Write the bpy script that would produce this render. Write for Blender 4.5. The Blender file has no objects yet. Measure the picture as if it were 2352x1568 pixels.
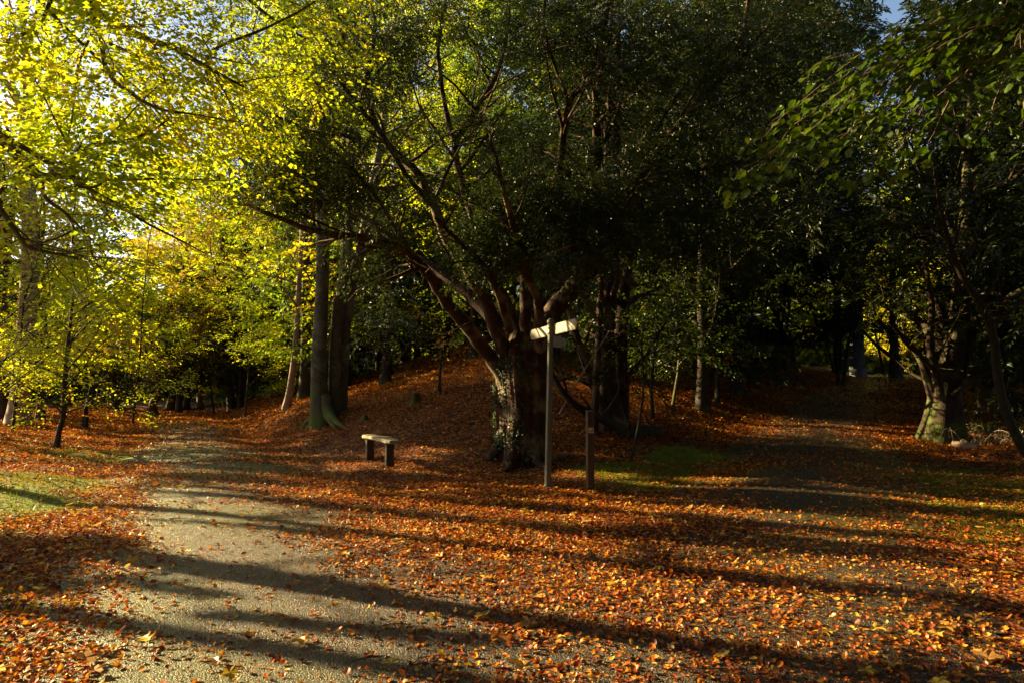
import bpy, math, random
import numpy as np
from mathutils import Vector

# ------------------------------------------------------------------ camera, sky, sun, exposure
sc = bpy.context.scene
COL = sc.collection
F = 1568.0                     # focal length in pixels of a 2352 px wide frame (24 mm on 36 mm)
PITCH = math.atan(101 / F)
EYE = 1.6
cam_d = bpy.data.cameras.new('camera'); cam = bpy.data.objects.new('camera', cam_d); COL.objects.link(cam)
cam_d.sensor_width = 36; cam_d.lens = 24; cam_d.clip_end = 2000; cam_d.clip_start = 0.05
cam.location = (0, 0, EYE); cam.rotation_euler = (math.pi / 2 + PITCH, 0, 0)
sc.camera = cam

SUN_EL = math.radians(21)
SHX, SHY = 0.917, -0.399       # direction shadows run on the ground
world = bpy.data.worlds.new("World"); sc.world = world; world.use_nodes = True
wn = world.node_tree
sky = wn.nodes.new('ShaderNodeTexSky'); sky.sky_type = 'NISHITA'; sky.sun_disc = False
sky.sun_elevation = SUN_EL; sky.sun_rotation = math.atan2(-SHX, -SHY)
sky.dust_density = 1.5
bg = wn.nodes['Background']; bg.inputs[1].default_value = 0.05
wn.links.new(sky.outputs[0], bg.inputs[0])
sun_d = bpy.data.lights.new('sun', 'SUN'); sun_d.energy = 5.0; sun_d.angle = math.radians(0.5)
sun_d.color = (1.0, 0.75, 0.37)
sun = bpy.data.objects.new('sun', sun_d); COL.objects.link(sun)
sdir = Vector((SHX * math.cos(SUN_EL), SHY * math.cos(SUN_EL), -math.sin(SUN_EL)))
sun.rotation_euler = sdir.to_track_quat('-Z', 'Y').to_euler()
sc.view_settings.view_transform = 'Standard'; sc.view_settings.look = 'None'
sc.view_settings.exposure = 2.2; sc.view_settings.gamma = 1
sc.render.engine = 'CYCLES'
cy = sc.cycles
cy.max_bounces = 6; cy.diffuse_bounces = 3; cy.glossy_bounces = 2; cy.transmission_bounces = 3
cy.transparent_max_bounces = 4
cy.use_denoising = True
cy.sample_clamp_indirect = 4
cy.caustics_reflective = False; cy.caustics_refractive = False

rnd = random.Random(7)
RG = np.random.default_rng(11)
TAN = math.tan(SUN_EL)

# ------------------------------------------------------------------ helpers: position
def ray(px, row):
    u = (px - 1176) / F; v = (784 - row) / F
    return (u, math.cos(PITCH) - v * math.sin(PITCH), math.sin(PITCH) + v * math.cos(PITCH))
def P(px, row, y):
    d = ray(px, row); s = y / d[1]
    return np.array([d[0] * s, y, EYE + d[2] * s])
def _hash(ix, iy, seed):
    h = (ix.astype(np.int64) * 374761393 + iy.astype(np.int64) * 668265263 + seed * 982451653) & 0x7fffffff
    h = ((h ^ (h >> 13)) * 1274126177) & 0x7fffffff
    return ((h ^ (h >> 16)) & 0xffff) / 65535.0
def vn(x, y, seed=0):
    x = np.asarray(x, float); y = np.asarray(y, float)
    ix = np.floor(x); iy = np.floor(y); fx = x - ix; fy = y - iy
    fx = fx * fx * (3 - 2 * fx); fy = fy * fy * (3 - 2 * fy)
    a = _hash(ix, iy, seed); b = _hash(ix + 1, iy, seed); c = _hash(ix, iy + 1, seed); d = _hash(ix + 1, iy + 1, seed)
    return (a * (1 - fx) + b * fx) * (1 - fy) + (c * (1 - fx) + d * fx) * fy
def fbm(x, y, seed=0, o=3):
    s = 0; a = 0.5; t = 0
    for k in range(o):
        s = s + a * vn(x * 2 ** k, y * 2 ** k, seed + k * 17); t += a; a *= 0.5
    return s / t
def ss(a, b, x):
    t = np.clip((x - a) / (b - a), 0, 1); return t * t * (3 - 2 * t)
def xl(y): return -2.3 - 0.5 * (y - 6)
def xr(y): return 4.2 + (y - 10.2) * 0.5 + np.maximum(0, y - 28) * 0.20
def H(x, y):
    x = np.asarray(x, float); y = np.asarray(y, float)
    L = xl(np.minimum(y, 40)); R = xr(np.minimum(y, 60))
    w = ss(0.15, 0.75, (x - L) / np.maximum(R - L, 1))
    yy = np.minimum(y, 60)
    base = 0.068 * np.maximum(0, yy - 12.5) * w
    base = base - 0.06 * np.maximum(0, yy - 46) * w
    dl = (x - L) * 0.894; dr = (R - x) * 0.894
    d = np.minimum(dl, dr) - 1.45
    s = ss(11.5, 20, y) * (1 - 0.8 * ss(40, 60, y))
    g = 0.75 * ss(0, 2.6, d) + 0.22 * np.maximum(0, d - 2.0)
    mound = s * g * np.where(dr < dl, 0.75, 1.0)
    # banks outside the roads
    ol = np.maximum(0, -dl - 1.8); orr = np.maximum(0, -dr - 2.6)
    out = 0.10 * np.minimum(ol, 3) * ss(5, 9, y) + 0.05 * np.minimum(orr, 10) * ss(8, 14, y)
    z = base + mound + out
    onroad = np.maximum(np.exp(-(dl / 1.6) ** 4), np.exp(-(dr / 1.9) ** 4))
    rough = (fbm(x * 0.55, y * 0.55, 3) - 0.5) * 0.22 + (fbm(x * 2.3, y * 2.3, 9) - 0.5) * 0.07
    z = z + rough * (1 - 0.85 * onroad) * ss(6.5, 11, y + 0 * x)
    camber = 0.07 * np.exp(-(dl / 1.3) ** 2) + 0.10 * np.exp(-(dr / 1.6) ** 2) * ss(7, 11, y)
    return z + camber * ss(4, 8, y)
def h1(x, y): return float(H(np.array([x]), np.array([y]))[0])
def G(px, row):
    d = ray(px, row); s = 2.0
    while s < 120:
        p = (d[0] * s, d[1] * s, EYE + d[2] * s)
        if p[2] < h1(p[0], p[1]): break
        s += 0.1
    return np.array([d[0] * s, d[1] * s, h1(d[0] * s, d[1] * s)])
def Gf(px, row):           # flat guess, fine for fields
    d = ray(px, row); s = EYE / max(-d[2], 0.02); return d[0] * s, d[1] * s

# ------------------------------------------------------------------ helpers: meshes and objects
class MB:
    def __init__(s): s.v = []; s.f = []; s.n = 0; s.mi = []
    def add(s, v, f, mi=0):
        v = np.asarray(v, np.float32).reshape(-1, 3); f = np.asarray(f, np.int32)
        s.v.append(v); s.f.append(f + s.n); s.mi.append(mi); s.n += len(v)
    def build(s, name, mats, parent=None, smooth=True, loc=None):
        me = bpy.data.meshes.new(name)
        V = np.concatenate(s.v) if s.v else np.zeros((0, 3), np.float32)
        if loc is not None: V = V - np.asarray(loc, np.float32)
        me.vertices.add(len(V)); me.vertices.foreach_set('co', V.ravel())
        tot = np.concatenate([np.full(len(f), f.shape[1], np.int32) for f in s.f])
        loops = np.concatenate([f.ravel() for f in s.f])
        st = np.concatenate([[0], np.cumsum(tot)[:-1]]).astype(np.int32)
        me.loops.add(len(loops)); me.loops.foreach_set('vertex_index', loops)
        me.polygons.add(len(tot)); me.polygons.foreach_set('loop_start', st)
        try: me.polygons.foreach_set('loop_total', tot)
        except Exception: pass
        mi = np.concatenate([np.full(len(f), m, np.int32) for f, m in zip(s.f, s.mi)])
        me.polygons.foreach_set('material_index', mi)
        me.polygons.foreach_set('use_smooth', np.full(len(tot), smooth))
        me.update(calc_edges=True)
        if not isinstance(mats, (list, tuple)): mats = [mats]
        for m in mats: me.materials.append(m)
        o = bpy.data.objects.new(name, me); COL.objects.link(o)
        if parent is not None: o.parent = parent
        if loc is not None and parent is None: o.location = loc
        return o
def tag(o, label=None, cat=None, group=None, kind=None):
    if label: o['label'] = label
    if cat: o['category'] = cat
    if group: o['group'] = group
    if kind: o['kind'] = kind
    return o
def thing(name, label, cat, loc, group=None):
    o = bpy.data.objects.new(name, None); COL.objects.link(o); o.location = loc; o.empty_display_size = 0.2
    return tag(o, label, cat, group)

def tube_vf(pts, rad, sides=6, flute=None, cap=True):
    pts = np.asarray(pts, float); n = len(pts)
    rad = np.broadcast_to(np.asarray(rad, float), (n,))
    T = np.gradient(pts, axis=0); T /= np.linalg.norm(T, axis=1)[:, None] + 1e-9
    a = np.array([1.0, 0, 0]) if abs(T[0, 0]) < 0.8 else np.array([0, 1.0, 0])
    N = np.zeros((n, 3)); u = a - T[0] * a.dot(T[0]); u /= np.linalg.norm(u)
    for i in range(n):
        u = u - T[i] * u.dot(T[i]); u /= np.linalg.norm(u) + 1e-9; N[i] = u
    B = np.cross(T, N)
    th = np.linspace(0, 2 * math.pi, sides, endpoint=False)
    R = rad[:, None] * np.ones((1, sides))
    if flute is not None: R = R * flute(np.linspace(0, 1, n)[:, None], th[None, :], pts)
    v = pts[:, None, :] + R[..., None] * (np.cos(th)[None, :, None] * N[:, None, :] + np.sin(th)[None, :, None] * B[:, None, :])
    i = np.arange(n - 1)[:, None]; j = np.arange(sides)[None, :]; j2 = (j + 1) % sides
    f = np.stack([i * sides + j, i * sides + j2, (i + 1) * sides + j2, (i + 1) * sides + j], -1).reshape(-1, 4)
    return v.reshape(-1, 3), f
def smooth_pts(pts, rad, sub=4):
    pts = np.asarray(pts, float); rad = np.asarray(rad, float)
    n = len(pts); out = []; ro = []
    for i in range(n - 1):
        p0 = pts[max(i - 1, 0)]; p1 = pts[i]; p2 = pts[i + 1]; p3 = pts[min(i + 2, n - 1)]
        for k in range(sub):
            t = k / sub
            out.append(0.5 * ((2 * p1) + (-p0 + p2) * t + (2 * p0 - 5 * p1 + 4 * p2 - p3) * t * t + (-p0 + 3 * p1 - 3 * p2 + p3) * t ** 3))
            ro.append(rad[i] * (1 - t) + rad[i + 1] * t)
    out.append(pts[-1]); ro.append(rad[-1])
    return np.array(out), np.array(ro)
def box_vf(c, ax, ay, az, sx, sy, sz, bev=0.0):
    c = np.asarray(c, float); ax = np.asarray(ax, float); ay = np.asarray(ay, float); az = np.asarray(az, float)
    b = bev
    def ring(z, ins):
        hx = sx / 2 - ins; hy = sy / 2 - ins
        out = []
        for (qx, qy, fx, fy) in ((-1, -1, 1, 0), (1, -1, 0, 1), (1, 1, -1, 0), (-1, 1, 0, -1)):
            cx, cyy = qx * hx, qy * hy
            o1 = (cx - (b if fx == 0 else 0) * 0, cyy)
            # chamfered corner: two points
            if qx < 0 and qy < 0: pts = [(cx, cyy + b), (cx + b, cyy)]
            elif qx > 0 and qy < 0: pts = [(cx - b, cyy), (cx, cyy + b)]
            elif qx > 0 and qy > 0: pts = [(cx, cyy - b), (cx - b, cyy)]
            else: pts = [(cx + b, cyy), (cx, cyy - b)]
            out += [c + ax * p[0] + ay * p[1] + az * z for p in pts]
        return out
    if b == 0: b = 0.0005
    rs = [ring(-sz / 2, b), ring(-sz / 2 + b, 0), ring(sz / 2 - b, 0), ring(sz / 2, b)]
    v = np.array(sum(rs, [])); f = []
    for i in range(3):
        for j in range(8): f.append((i * 8 + j, i * 8 + (j + 1) % 8, (i + 1) * 8 + (j + 1) % 8, (i + 1) * 8 + j))
    return v, np.array(f), np.array([list(range(24, 32)), list(range(7, -1, -1))])

# ------------------------------------------------------------------ materials
def newmat(name):
    m = bpy.data.materials.new(name); m.use_nodes = True; nt = m.node_tree; nt.nodes.clear()
    return m, nt, nt.nodes.new('ShaderNodeOutputMaterial')
def N(nt, t, **k):
    n = nt.nodes.new(t)
    for a, b in k.items():
        if a.startswith('i_'): n.inputs[a[2:].replace('_', ' ')].default_value = b
        else: setattr(n, a, b)
    return n
def ramp(nt, stops, interp='LINEAR'):
    r = nt.nodes.new('ShaderNodeValToRGB'); r.color_ramp.interpolation = interp
    e = r.color_ramp.elements
    while len(e) > 1: e.remove(e[-1])
    e[0].position = stops[0][0]; e[0].color = (*stops[0][1], 1)
    for p, c in stops[1:]:
        x = e.new(p); x.color = (*c, 1)
    return r
def mixc(nt, a, b, fac, mode='MIX'):
    m = nt.nodes.new('ShaderNodeMix'); m.data_type = 'RGBA'; m.blend_type = mode
    for s, val in ((m.inputs[0], fac), (m.inputs[6], a), (m.inputs[7], b)):
        if isinstance(val, (int, float)): s.default_value = val
        elif isinstance(val, tuple): s.default_value = (*val, 1) if len(val) == 3 else val
        else: nt.links.new(val, s)
    return m.outputs[2]
def math_n(nt, op, a, b=0.0, c=None, clamp=False):
    m = nt.nodes.new('ShaderNodeMath'); m.operation = op; m.use_clamp = clamp
    for s, val in zip(m.inputs, (a, b, c)):
        if val is None: continue
        if isinstance(val, (int, float)): s.default_value = val
        else: nt.links.new(val, s)
    return m.outputs[0]
def leaf_mat(name, stops, trans=0.5, gloss=0.06, rough=0.45, patch=0.35, tcol=(1.0, 1.0, 0.6)):
    m, nt, out = newmat(name)
    g = nt.nodes.new('ShaderNodeNewGeometry')
    tc = nt.nodes.new('ShaderNodeNewGeometry')
    nz = N(nt, 'ShaderNodeTexNoise', i_Scale=0.5, i_Detail=1.0)
    nt.links.new(tc.outputs['Position'], nz.inputs['Vector'])
    v = math_n(nt, 'ADD', math_n(nt, 'MULTIPLY', g.outputs['Random Per Island'], 1 - patch),
               math_n(nt, 'MULTIPLY', math_n(nt, 'MULTIPLY_ADD', nz.outputs['Fac'], 2.2, -0.6, clamp=True), patch))
    r = ramp(nt, stops); nt.links.new(v, r.inputs[0])
    oi = nt.nodes.new('ShaderNodeObjectInfo')
    col = mixc(nt, r.outputs[0], oi.outputs['Color'], 1.0, 'MULTIPLY')
    d = nt.nodes.new('ShaderNodeBsdfDiffuse'); nt.links.new(col, d.inputs[0])
    t = nt.nodes.new('ShaderNodeBsdfTranslucent'); nt.links.new(mixc(nt, col, tcol, 1.0, 'MULTIPLY'), t.inputs[0])
    mx = nt.nodes.new('ShaderNodeMixShader'); mx.inputs[0].default_value = trans
    nt.links.new(d.outputs[0], mx.inputs[1]); nt.links.new(t.outputs[0], mx.inputs[2])
    gl = N(nt, 'ShaderNodeBsdfGlossy', i_Roughness=rough)
    gl.inputs[0].default_value = (1, 1, 1, 1)
    m2 = nt.nodes.new('ShaderNodeMixShader'); m2.inputs[0].default_value = gloss
    nt.links.new(mx.outputs[0], m2.inputs[1]); nt.links.new(gl.outputs[0], m2.inputs[2])
    nt.links.new(m2.outputs[0], out.inputs[0])
    return m
def bark_mat(name, c1, c2, c3=None, moss=0.0, scale=(6, 6, 1.2), bump=0.6, rough=0.85, mossh=1.2):
    m, nt, out = newmat(name)
    tc = nt.nodes.new('ShaderNodeTexCoord'); mp = N(nt, 'ShaderNodeMapping'); mp.inputs['Scale'].default_value = scale
    nt.links.new(tc.outputs['Object'], mp.inputs[0])
    n1 = N(nt, 'ShaderNodeTexNoise', i_Scale=3.0, i_Detail=6.0, i_Roughness=0.65); nt.links.new(mp.outputs[0], n1.inputs['Vector'])
    n2 = N(nt, 'ShaderNodeTexNoise', i_Scale=2.2, i_Detail=3.0); nt.links.new(tc.outputs['Object'], n2.inputs['Vector'])
    r = ramp(nt, [(0.3, c1), (0.7, c2)]); nt.links.new(n1.outputs['Fac'], r.inputs[0])
    col = r.outputs[0]
    if c3:
        r2 = ramp(nt, [(0.5, (0, 0, 0)), (0.62, (1, 1, 1))]); nt.links.new(n2.outputs['Fac'], r2.inputs[0])
        col = mixc(nt, col, c3, math_n(nt, 'MULTIPLY', r2.outputs[0], 0.8))
    if moss > 0:
        sp = nt.nodes.new('ShaderNodeSeparateXYZ'); nt.links.new(tc.outputs['Object'], sp.inputs[0])
        hgt = math_n(nt, 'SUBTRACT', 1.0, math_n(nt, 'DIVIDE', sp.outputs[2], mossh), clamp=True)
        ms = math_n(nt, 'MULTIPLY_ADD', math_n(nt, 'ADD', math_n(nt, 'MULTIPLY', hgt, moss), n2.outputs['Fac']), 5.0, -3.6, clamp=True)
        col = mixc(nt, col, (0.07, 0.09, 0.014), ms)
    b = N(nt, 'ShaderNodeBsdfPrincipled', i_Roughness=rough); nt.links.new(col, b.inputs['Base Color'])
    b.inputs['Specular IOR Level'].default_value = 0.3
    bp = N(nt, 'ShaderNodeBump', i_Strength=bump, i_Distance=0.03); nt.links.new(n1.outputs['Fac'], bp.inputs['Height'])
    nt.links.new(bp.outputs[0], b.inputs['Normal']); nt.links.new(b.outputs[0], out.inputs[0])
    return m

M = {}
M['yellow'] = leaf_mat('beech_leaf_yellow', [(0, (0.15, 0.25, 0.012)), (0.3, (0.32, 0.43, 0.016)), (0.6, (0.52, 0.55, 0.02)), (0.82, (0.60, 0.50, 0.03)), (0.94, (0.64, 0.36, 0.03)), (1, (0.55, 0.20, 0.02))], 0.68, 0.03, 0.5, patch=0.5)
M['orange'] = leaf_mat('beech_leaf_orange', [(0, (0.35, 0.30, 0.02)), (0.35, (0.58, 0.42, 0.03)), (0.7, (0.60, 0.28, 0.02)), (1, (0.45, 0.13, 0.015))], 0.6)
M['green'] = leaf_mat('beech_leaf_green', [(0, (0.05, 0.10, 0.010)), (0.5, (0.13, 0.21, 0.015)), (0.85, (0.26, 0.32, 0.02)), (1, (0.45, 0.38, 0.03))], 0.5)
M['hazel'] = leaf_mat('hazel_leaf', [(0, (0.03, 0.065, 0.005)), (0.6, (0.08, 0.14, 0.007)), (0.94, (0.16, 0.22, 0.010)), (1, (0.4, 0.30, 0.02))], 0.45, 0.02)
M['yew'] = leaf_mat('yew_needle', [(0, (0.014, 0.026, 0.007)), (0.6, (0.04, 0.062, 0.012)), (1, (0.10, 0.125, 0.018))], 0.35, 0.04, 0.42)
M['dark'] = leaf_mat('dark_leaf', [(0, (0.010, 0.022, 0.005)), (0.6, (0.03, 0.05, 0.008)), (0.95, (0.09, 0.11, 0.014)), (1, (0.25, 0.20, 0.02))], 0.35, 0.03, 0.5)
M['russet'] = leaf_mat('russet_leaf', [(0, (0.22, 0.06, 0.015)), (0.5, (0.45, 0.18, 0.03)), (1, (0.55, 0.36, 0.06))], 0.4)
M['moss_tuft'] = leaf_mat('moss_blade', [(0, (0.06, 0.10, 0.002)), (0.6, (0.17, 0.23, 0.004)), (1, (0.32, 0.35, 0.01))], 0.4, 0.0)
M['litter'] = leaf_mat('fallen_beech_leaf', [(0, (0.035, 0.012, 0.007)), (0.2, (0.13, 0.032, 0.009)), (0.42, (0.36, 0.066, 0.011)), (0.62, (0.54, 0.15, 0.015)), (0.78, (0.66, 0.30, 0.025)), (0.91, (0.70, 0.45, 0.07)), (1, (0.75, 0.60, 0.28))], 0.30, 0.03, 0.42, patch=0.22)
M['maple'] = leaf_mat('fallen_maple_leaf', [(0, (0.20, 0.10, 0.03)), (0.35, (0.42, 0.22, 0.05)), (0.6, (0.55, 0.36, 0.04)), (0.75, (0.62, 0.42, 0.05)), (1, (0.50, 0.16, 0.02))], 0.25, 0.04, 0.4, patch=0.0)
M['straw'] = leaf_mat('dead_bramble', [(0, (0.10, 0.07, 0.04)), (0.6, (0.25, 0.18, 0.09)), (1, (0.42, 0.34, 0.18))], 0.1)
M['yewbark'] = bark_mat('yew_bark', (0.020, 0.008, 0.005), (0.085, 0.036, 0.020), (0.20, 0.15, 0.09), moss=0.0, scale=(8, 8, 2.0), bump=1.0)
M['beechbark'] = bark_mat('beech_bark', (0.035, 0.030, 0.020), (0.13, 0.105, 0.07), (0.18, 0.16, 0.115), moss=0.45, scale=(4, 4, 4), bump=0.35, mossh=2.2)
M['darkbark'] = bark_mat('dark_bark', (0.018, 0.013, 0.010), (0.06, 0.045, 0.03), None, moss=0.25, scale=(5, 5, 3), bump=0.4)
M['palebark'] = bark_mat('pale_pink_bark', (0.16, 0.10, 0.08), (0.38, 0.27, 0.20), None, scale=(5, 5, 2), bump=0.3)
M['yewmoss'] = bark_mat('mossy_yew_bark', (0.02, 0.011, 0.007), (0.06, 0.035, 0.02), (0.11, 0.11, 0.035), moss=0.45, scale=(9, 9, 1.2), bump=1.0, mossh=1.6)
M['greybark'] = bark_mat('pale_grey_bark', (0.09, 0.11, 0.12), (0.22, 0.24, 0.24), None, scale=(4, 4, 2), bump=0.4)
M['mossy'] = bark_mat('mossy_wood', (0.05, 0.035, 0.02), (0.11, 0.08, 0.04), (0.08, 0.10, 0.015), moss=0.5, bump=0.7, mossh=0.8)

def ground_mat():
    m, nt, out = newmat('leaf_litter_ground')
    tc = nt.nodes.new('ShaderNodeNewGeometry')
    v = N(nt, 'ShaderNodeTexVoronoi', i_Scale=16.0); nt.links.new(tc.outputs['Position'], v.inputs['Vector'])
    r = ramp(nt, [(0, (0.03, 0.013, 0.008)), (0.35, (0.08, 0.028, 0.012)), (0.6, (0.17, 0.055, 0.016)), (0.85, (0.26, 0.10, 0.02)), (1, (0.30, 0.17, 0.05))])
    sp = nt.nodes.new('ShaderNodeSeparateColor'); nt.links.new(v.outputs['Color'], sp.inputs[0]); nt.links.new(sp.outputs[0], r.inputs[0])
    at = N(nt, 'ShaderNodeAttribute', attribute_name='moss')
    n1 = N(nt, 'ShaderNodeTexNoise', i_Scale=3.0, i_Detail=5.0); nt.links.new(tc.outputs['Position'], n1.inputs['Vector'])
    n2 = N(nt, 'ShaderNodeTexNoise', i_Scale=40.0, i_Detail=3.0); nt.links.new(tc.outputs['Position'], n2.inputs['Vector'])
    mf = math_n(nt, 'MULTIPLY_ADD', math_n(nt, 'ADD', at.outputs['Fac'], math_n(nt, 'MULTIPLY', n1.outputs['Fac'], 0.6)), 4.0, -2.6, clamp=True)
    mr = ramp(nt, [(0.3, (0.05, 0.07, 0.005)), (0.7, (0.20, 0.24, 0.010))]); nt.links.new(n2.outputs['Fac'], mr.inputs[0])
    col = mixc(nt, r.outputs[0], mr.outputs[0], mf)
    b = N(nt, 'ShaderNodeBsdfPrincipled', i_Roughness=0.8); nt.links.new(col, b.inputs['Base Color'])
    b.inputs['Specular IOR Level'].default_value = 0.2
    hh = math_n(nt, 'ADD', v.outputs['Distance'], math_n(nt, 'MULTIPLY', n2.outputs['Fac'], 0.6))
    bp = N(nt, 'ShaderNodeBump', i_Strength=0.8, i_Distance=0.03); nt.links.new(hh, bp.inputs['Height'])
    nt.links.new(bp.outputs[0], b.inputs['Normal']); nt.links.new(b.outputs[0], out.inputs[0])
    return m
def road_mat():
    m, nt, out = newmat('worn_asphalt')
    g = nt.nodes.new('ShaderNodeNewGeometry')
    v = N(nt, 'ShaderNodeTexVoronoi', i_Scale=95.0); nt.links.new(g.outputs['Position'], v.inputs['Vector'])
    sp = nt.nodes.new('ShaderNodeSeparateColor'); nt.links.new(v.outputs['Color'], sp.inputs[0])
    r = ramp(nt, [(0, (0.014, 0.013, 0.011)), (0.5, (0.036, 0.033, 0.026)), (0.8, (0.06, 0.053, 0.036)), (0.93, (0.17, 0.15, 0.10)), (1, (0.50, 0.46, 0.35))]); nt.links.new(sp.outputs[0], r.inputs[0])
    nb = N(nt, 'ShaderNodeTexNoise', i_Scale=1.3, i_Detail=4.0); nt.links.new(g.outputs['Position'], nb.inputs['Vector'])
    rb = ramp(nt, [(0.35, (0.44, 0.385, 0.27)), (0.65, (0.95, 0.80, 0.50))]); nt.links.new(nb.outputs['Fac'], rb.inputs[0])
    col = mixc(nt, r.outputs[0], rb.outputs[0], 1.0, 'MULTIPLY')
    at = N(nt, 'ShaderNodeAttribute', attribute_name='moss')
    at2 = N(nt, 'ShaderNodeAttribute', attribute_name='dirt')
    n1 = N(nt, 'ShaderNodeTexNoise', i_Scale=5.0, i_Detail=6.0); nt.links.new(g.outputs['Position'], n1.inputs['Vector'])
    n2 = N(nt, 'ShaderNodeTexNoise', i_Scale=60.0, i_Detail=2.0); nt.links.new(g.outputs['Position'], n2.inputs['Vector'])
    nd = mixc(nt, (0.022, 0.017, 0.007), (0.105, 0.08, 0.030), n2.outputs['Fac'])
    col = mixc(nt, col, nd, math_n(nt, 'MULTIPLY', at2.outputs['Fac'], math_n(nt, 'MULTIPLY_ADD', n1.outputs['Fac'], 1.4, -0.1, clamp=True)))
    mf = math_n(nt, 'MULTIPLY_ADD', math_n(nt, 'ADD', at.outputs['Fac'], math_n(nt, 'MULTIPLY', n1.outputs['Fac'], 0.8)), 2.4, -1.25, clamp=True)
    mg = mixc(nt, (0.025, 0.034, 0.003), (0.12, 0.125, 0.006), n2.outputs['Fac'])
    col = mixc(nt, col, mg, math_n(nt, 'MULTIPLY', mf, 0.85))
    b = N(nt, 'ShaderNodeBsdfPrincipled'); nt.links.new(col, b.inputs['Base Color'])
    rr = math_n(nt, 'MULTIPLY_ADD', sp.outputs[1], 0.55, 0.22); nt.links.new(rr, b.inputs['Roughness'])
    nv = N(nt, 'ShaderNodeTexNoise', i_Scale=180.0, i_Detail=3.0); nt.links.new(g.outputs['Position'], nv.inputs['Vector'])
    hh = math_n(nt, 'SUBTRACT', math_n(nt, 'MULTIPLY', nv.outputs['Fac'], 0.8), v.outputs['Distance'])
    bp = N(nt, 'ShaderNodeBump', i_Strength=1.0, i_Distance=0.011); nt.links.new(hh, bp.inputs['Height'])
    nt.links.new(bp.outputs[0], b.inputs['Normal']); nt.links.new(b.outputs[0], out.inputs[0])
    return m
def wood_mat(name, c1, c2, along=(1, 1, 14), green=None, rough=0.8):
    m, nt, out = newmat(name)
    tc = nt.nodes.new('ShaderNodeTexCoord'); mp = N(nt, 'ShaderNodeMapping'); mp.inputs['Scale'].default_value = along
    nt.links.new(tc.outputs['Object'], mp.inputs[0])
    n1 = N(nt, 'ShaderNodeTexNoise', i_Scale=2.5, i_Detail=6.0, i_Roughness=0.6); nt.links.new(mp.outputs[0], n1.inputs['Vector'])
    r = ramp(nt, [(0.3, c1), (0.7, c2)]); nt.links.new(n1.outputs['Fac'], r.inputs[0]); col = r.outputs[0]
    if green:
        n2 = N(nt, 'ShaderNodeTexNoise', i_Scale=9.0, i_Detail=4.0); nt.links.new(tc.outputs['Object'], n2.inputs['Vector'])
        r2 = ramp(nt, [(0.48, (0, 0, 0)), (0.68, (1, 1, 1))]); nt.links.new(n2.outputs['Fac'], r2.inputs[0])
        col = mixc(nt, col, green, math_n(nt, 'MULTIPLY', r2.outputs[0], 0.6))
    b = N(nt, 'ShaderNodeBsdfPrincipled', i_Roughness=rough); nt.links.new(col, b.inputs['Base Color'])
    bp = N(nt, 'ShaderNodeBump', i_Strength=0.3, i_Distance=0.01); nt.links.new(n1.outputs['Fac'], bp.inputs['Height'])
    nt.links.new(bp.outputs[0], b.inputs['Normal']); nt.links.new(b.outputs[0], out.inputs[0])
    return m

# ------------------------------------------------------------------ fields over the ground
def make_field(pts, power=3.0):
    W = np.array([Gf(p[0], p[1]) for p in pts]); V = np.array([p[2] for p in pts], float)
    A = np.stack([W[:, 0] / W[:, 1] * 1.6, np.log(W[:, 1]) * 1.5], 1)
    def f(x, y):
        x = np.asarray(x, float).ravel(); y = np.maximum(np.asarray(y, float).ravel(), 1.0)
        out = np.zeros(len(x))
        for s in range(0, len(x), 40000):
            q = np.stack([x[s:s + 40000] / y[s:s + 40000] * 1.6, np.log(y[s:s + 40000]) * 1.5], 1)
            d2 = ((q[:, None, :] - A[None]) ** 2).sum(2) + 1e-5
            w = d2 ** (-power / 2 * 1.3)
            out[s:s + 40000] = (w * V).sum(1) / w.sum(1)
        return out
    return f
dens_f = make_field([(50,1450,.9),(150,1530,.85),(30,1550,.9),(230,1480,.35),(300,1400,.1),(150,1400,.55),(50,1280,.6),(200,1250,.8),(150,1200,.9),(280,1150,.7),(270,1080,.8),(60,1170,.08),(130,1110,.15),(180,1050,.25),(60,1060,.7),
 (400,1150,.03),(450,1200,.03),(600,1300,.04),(500,1450,.06),(700,1450,.08),(300,1550,.06),(500,1550,.08),(800,1400,.08),(700,1200,.07),(450,1250,.03),(500,1350,.03),(500,1080,.1),(430,1030,.05),(470,1050,.04),(400,1010,.07),(520,1045,.1),(560,1080,.1),(380,1060,.03),(350,1030,.08),(300,985,.3),(350,995,.3),(250,975,.5),(400,985,.45),(600,1060,.55),(700,1110,.6),(800,1150,.7),(850,1200,.6),(900,1270,.55),(960,1330,.4),(1000,1400,.14),(950,1500,.12),(1050,1520,.2),(1100,1450,.25),(1100,1350,.6),(1050,1250,.95),(950,1150,1),(1200,1150,1),(1300,1250,.85),(1300,1330,.6),(1400,1300,.6),(1250,1400,.6),(1250,1480,.45),(1300,1550,.5),(1500,1480,.5),(1500,1200,.9),(1500,1380,.65),(1700,1400,.5),(1700,1300,.55),(1650,1200,.65),(1800,1200,.15),(1900,1250,.18),(1760,1290,.3),(2000,1330,.22),(1800,1100,.04),(1900,1050,.05),(1850,1150,.06),(1660,1090,.8),(1590,1060,.05),(1560,1090,.1),(1440,1095,.25),(1480,1040,.8),(1500,1000,.95),(1700,960,.95),(1900,950,.4),(1850,1000,.25),(2000,1080,.25),(2100,1040,.8),(2100,1120,.3),(2200,1150,.45),(2250,1205,.3),(2100,1290,.45),(2200,1300,.5),(2300,1260,.7),(2100,1450,.35),(2300,1450,.35),(2250,1550,.3),(1900,1550,.35),(1700,1550,.45),(1950,1440,.28),(2050,1400,.3),(2300,1380,.4)])
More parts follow.
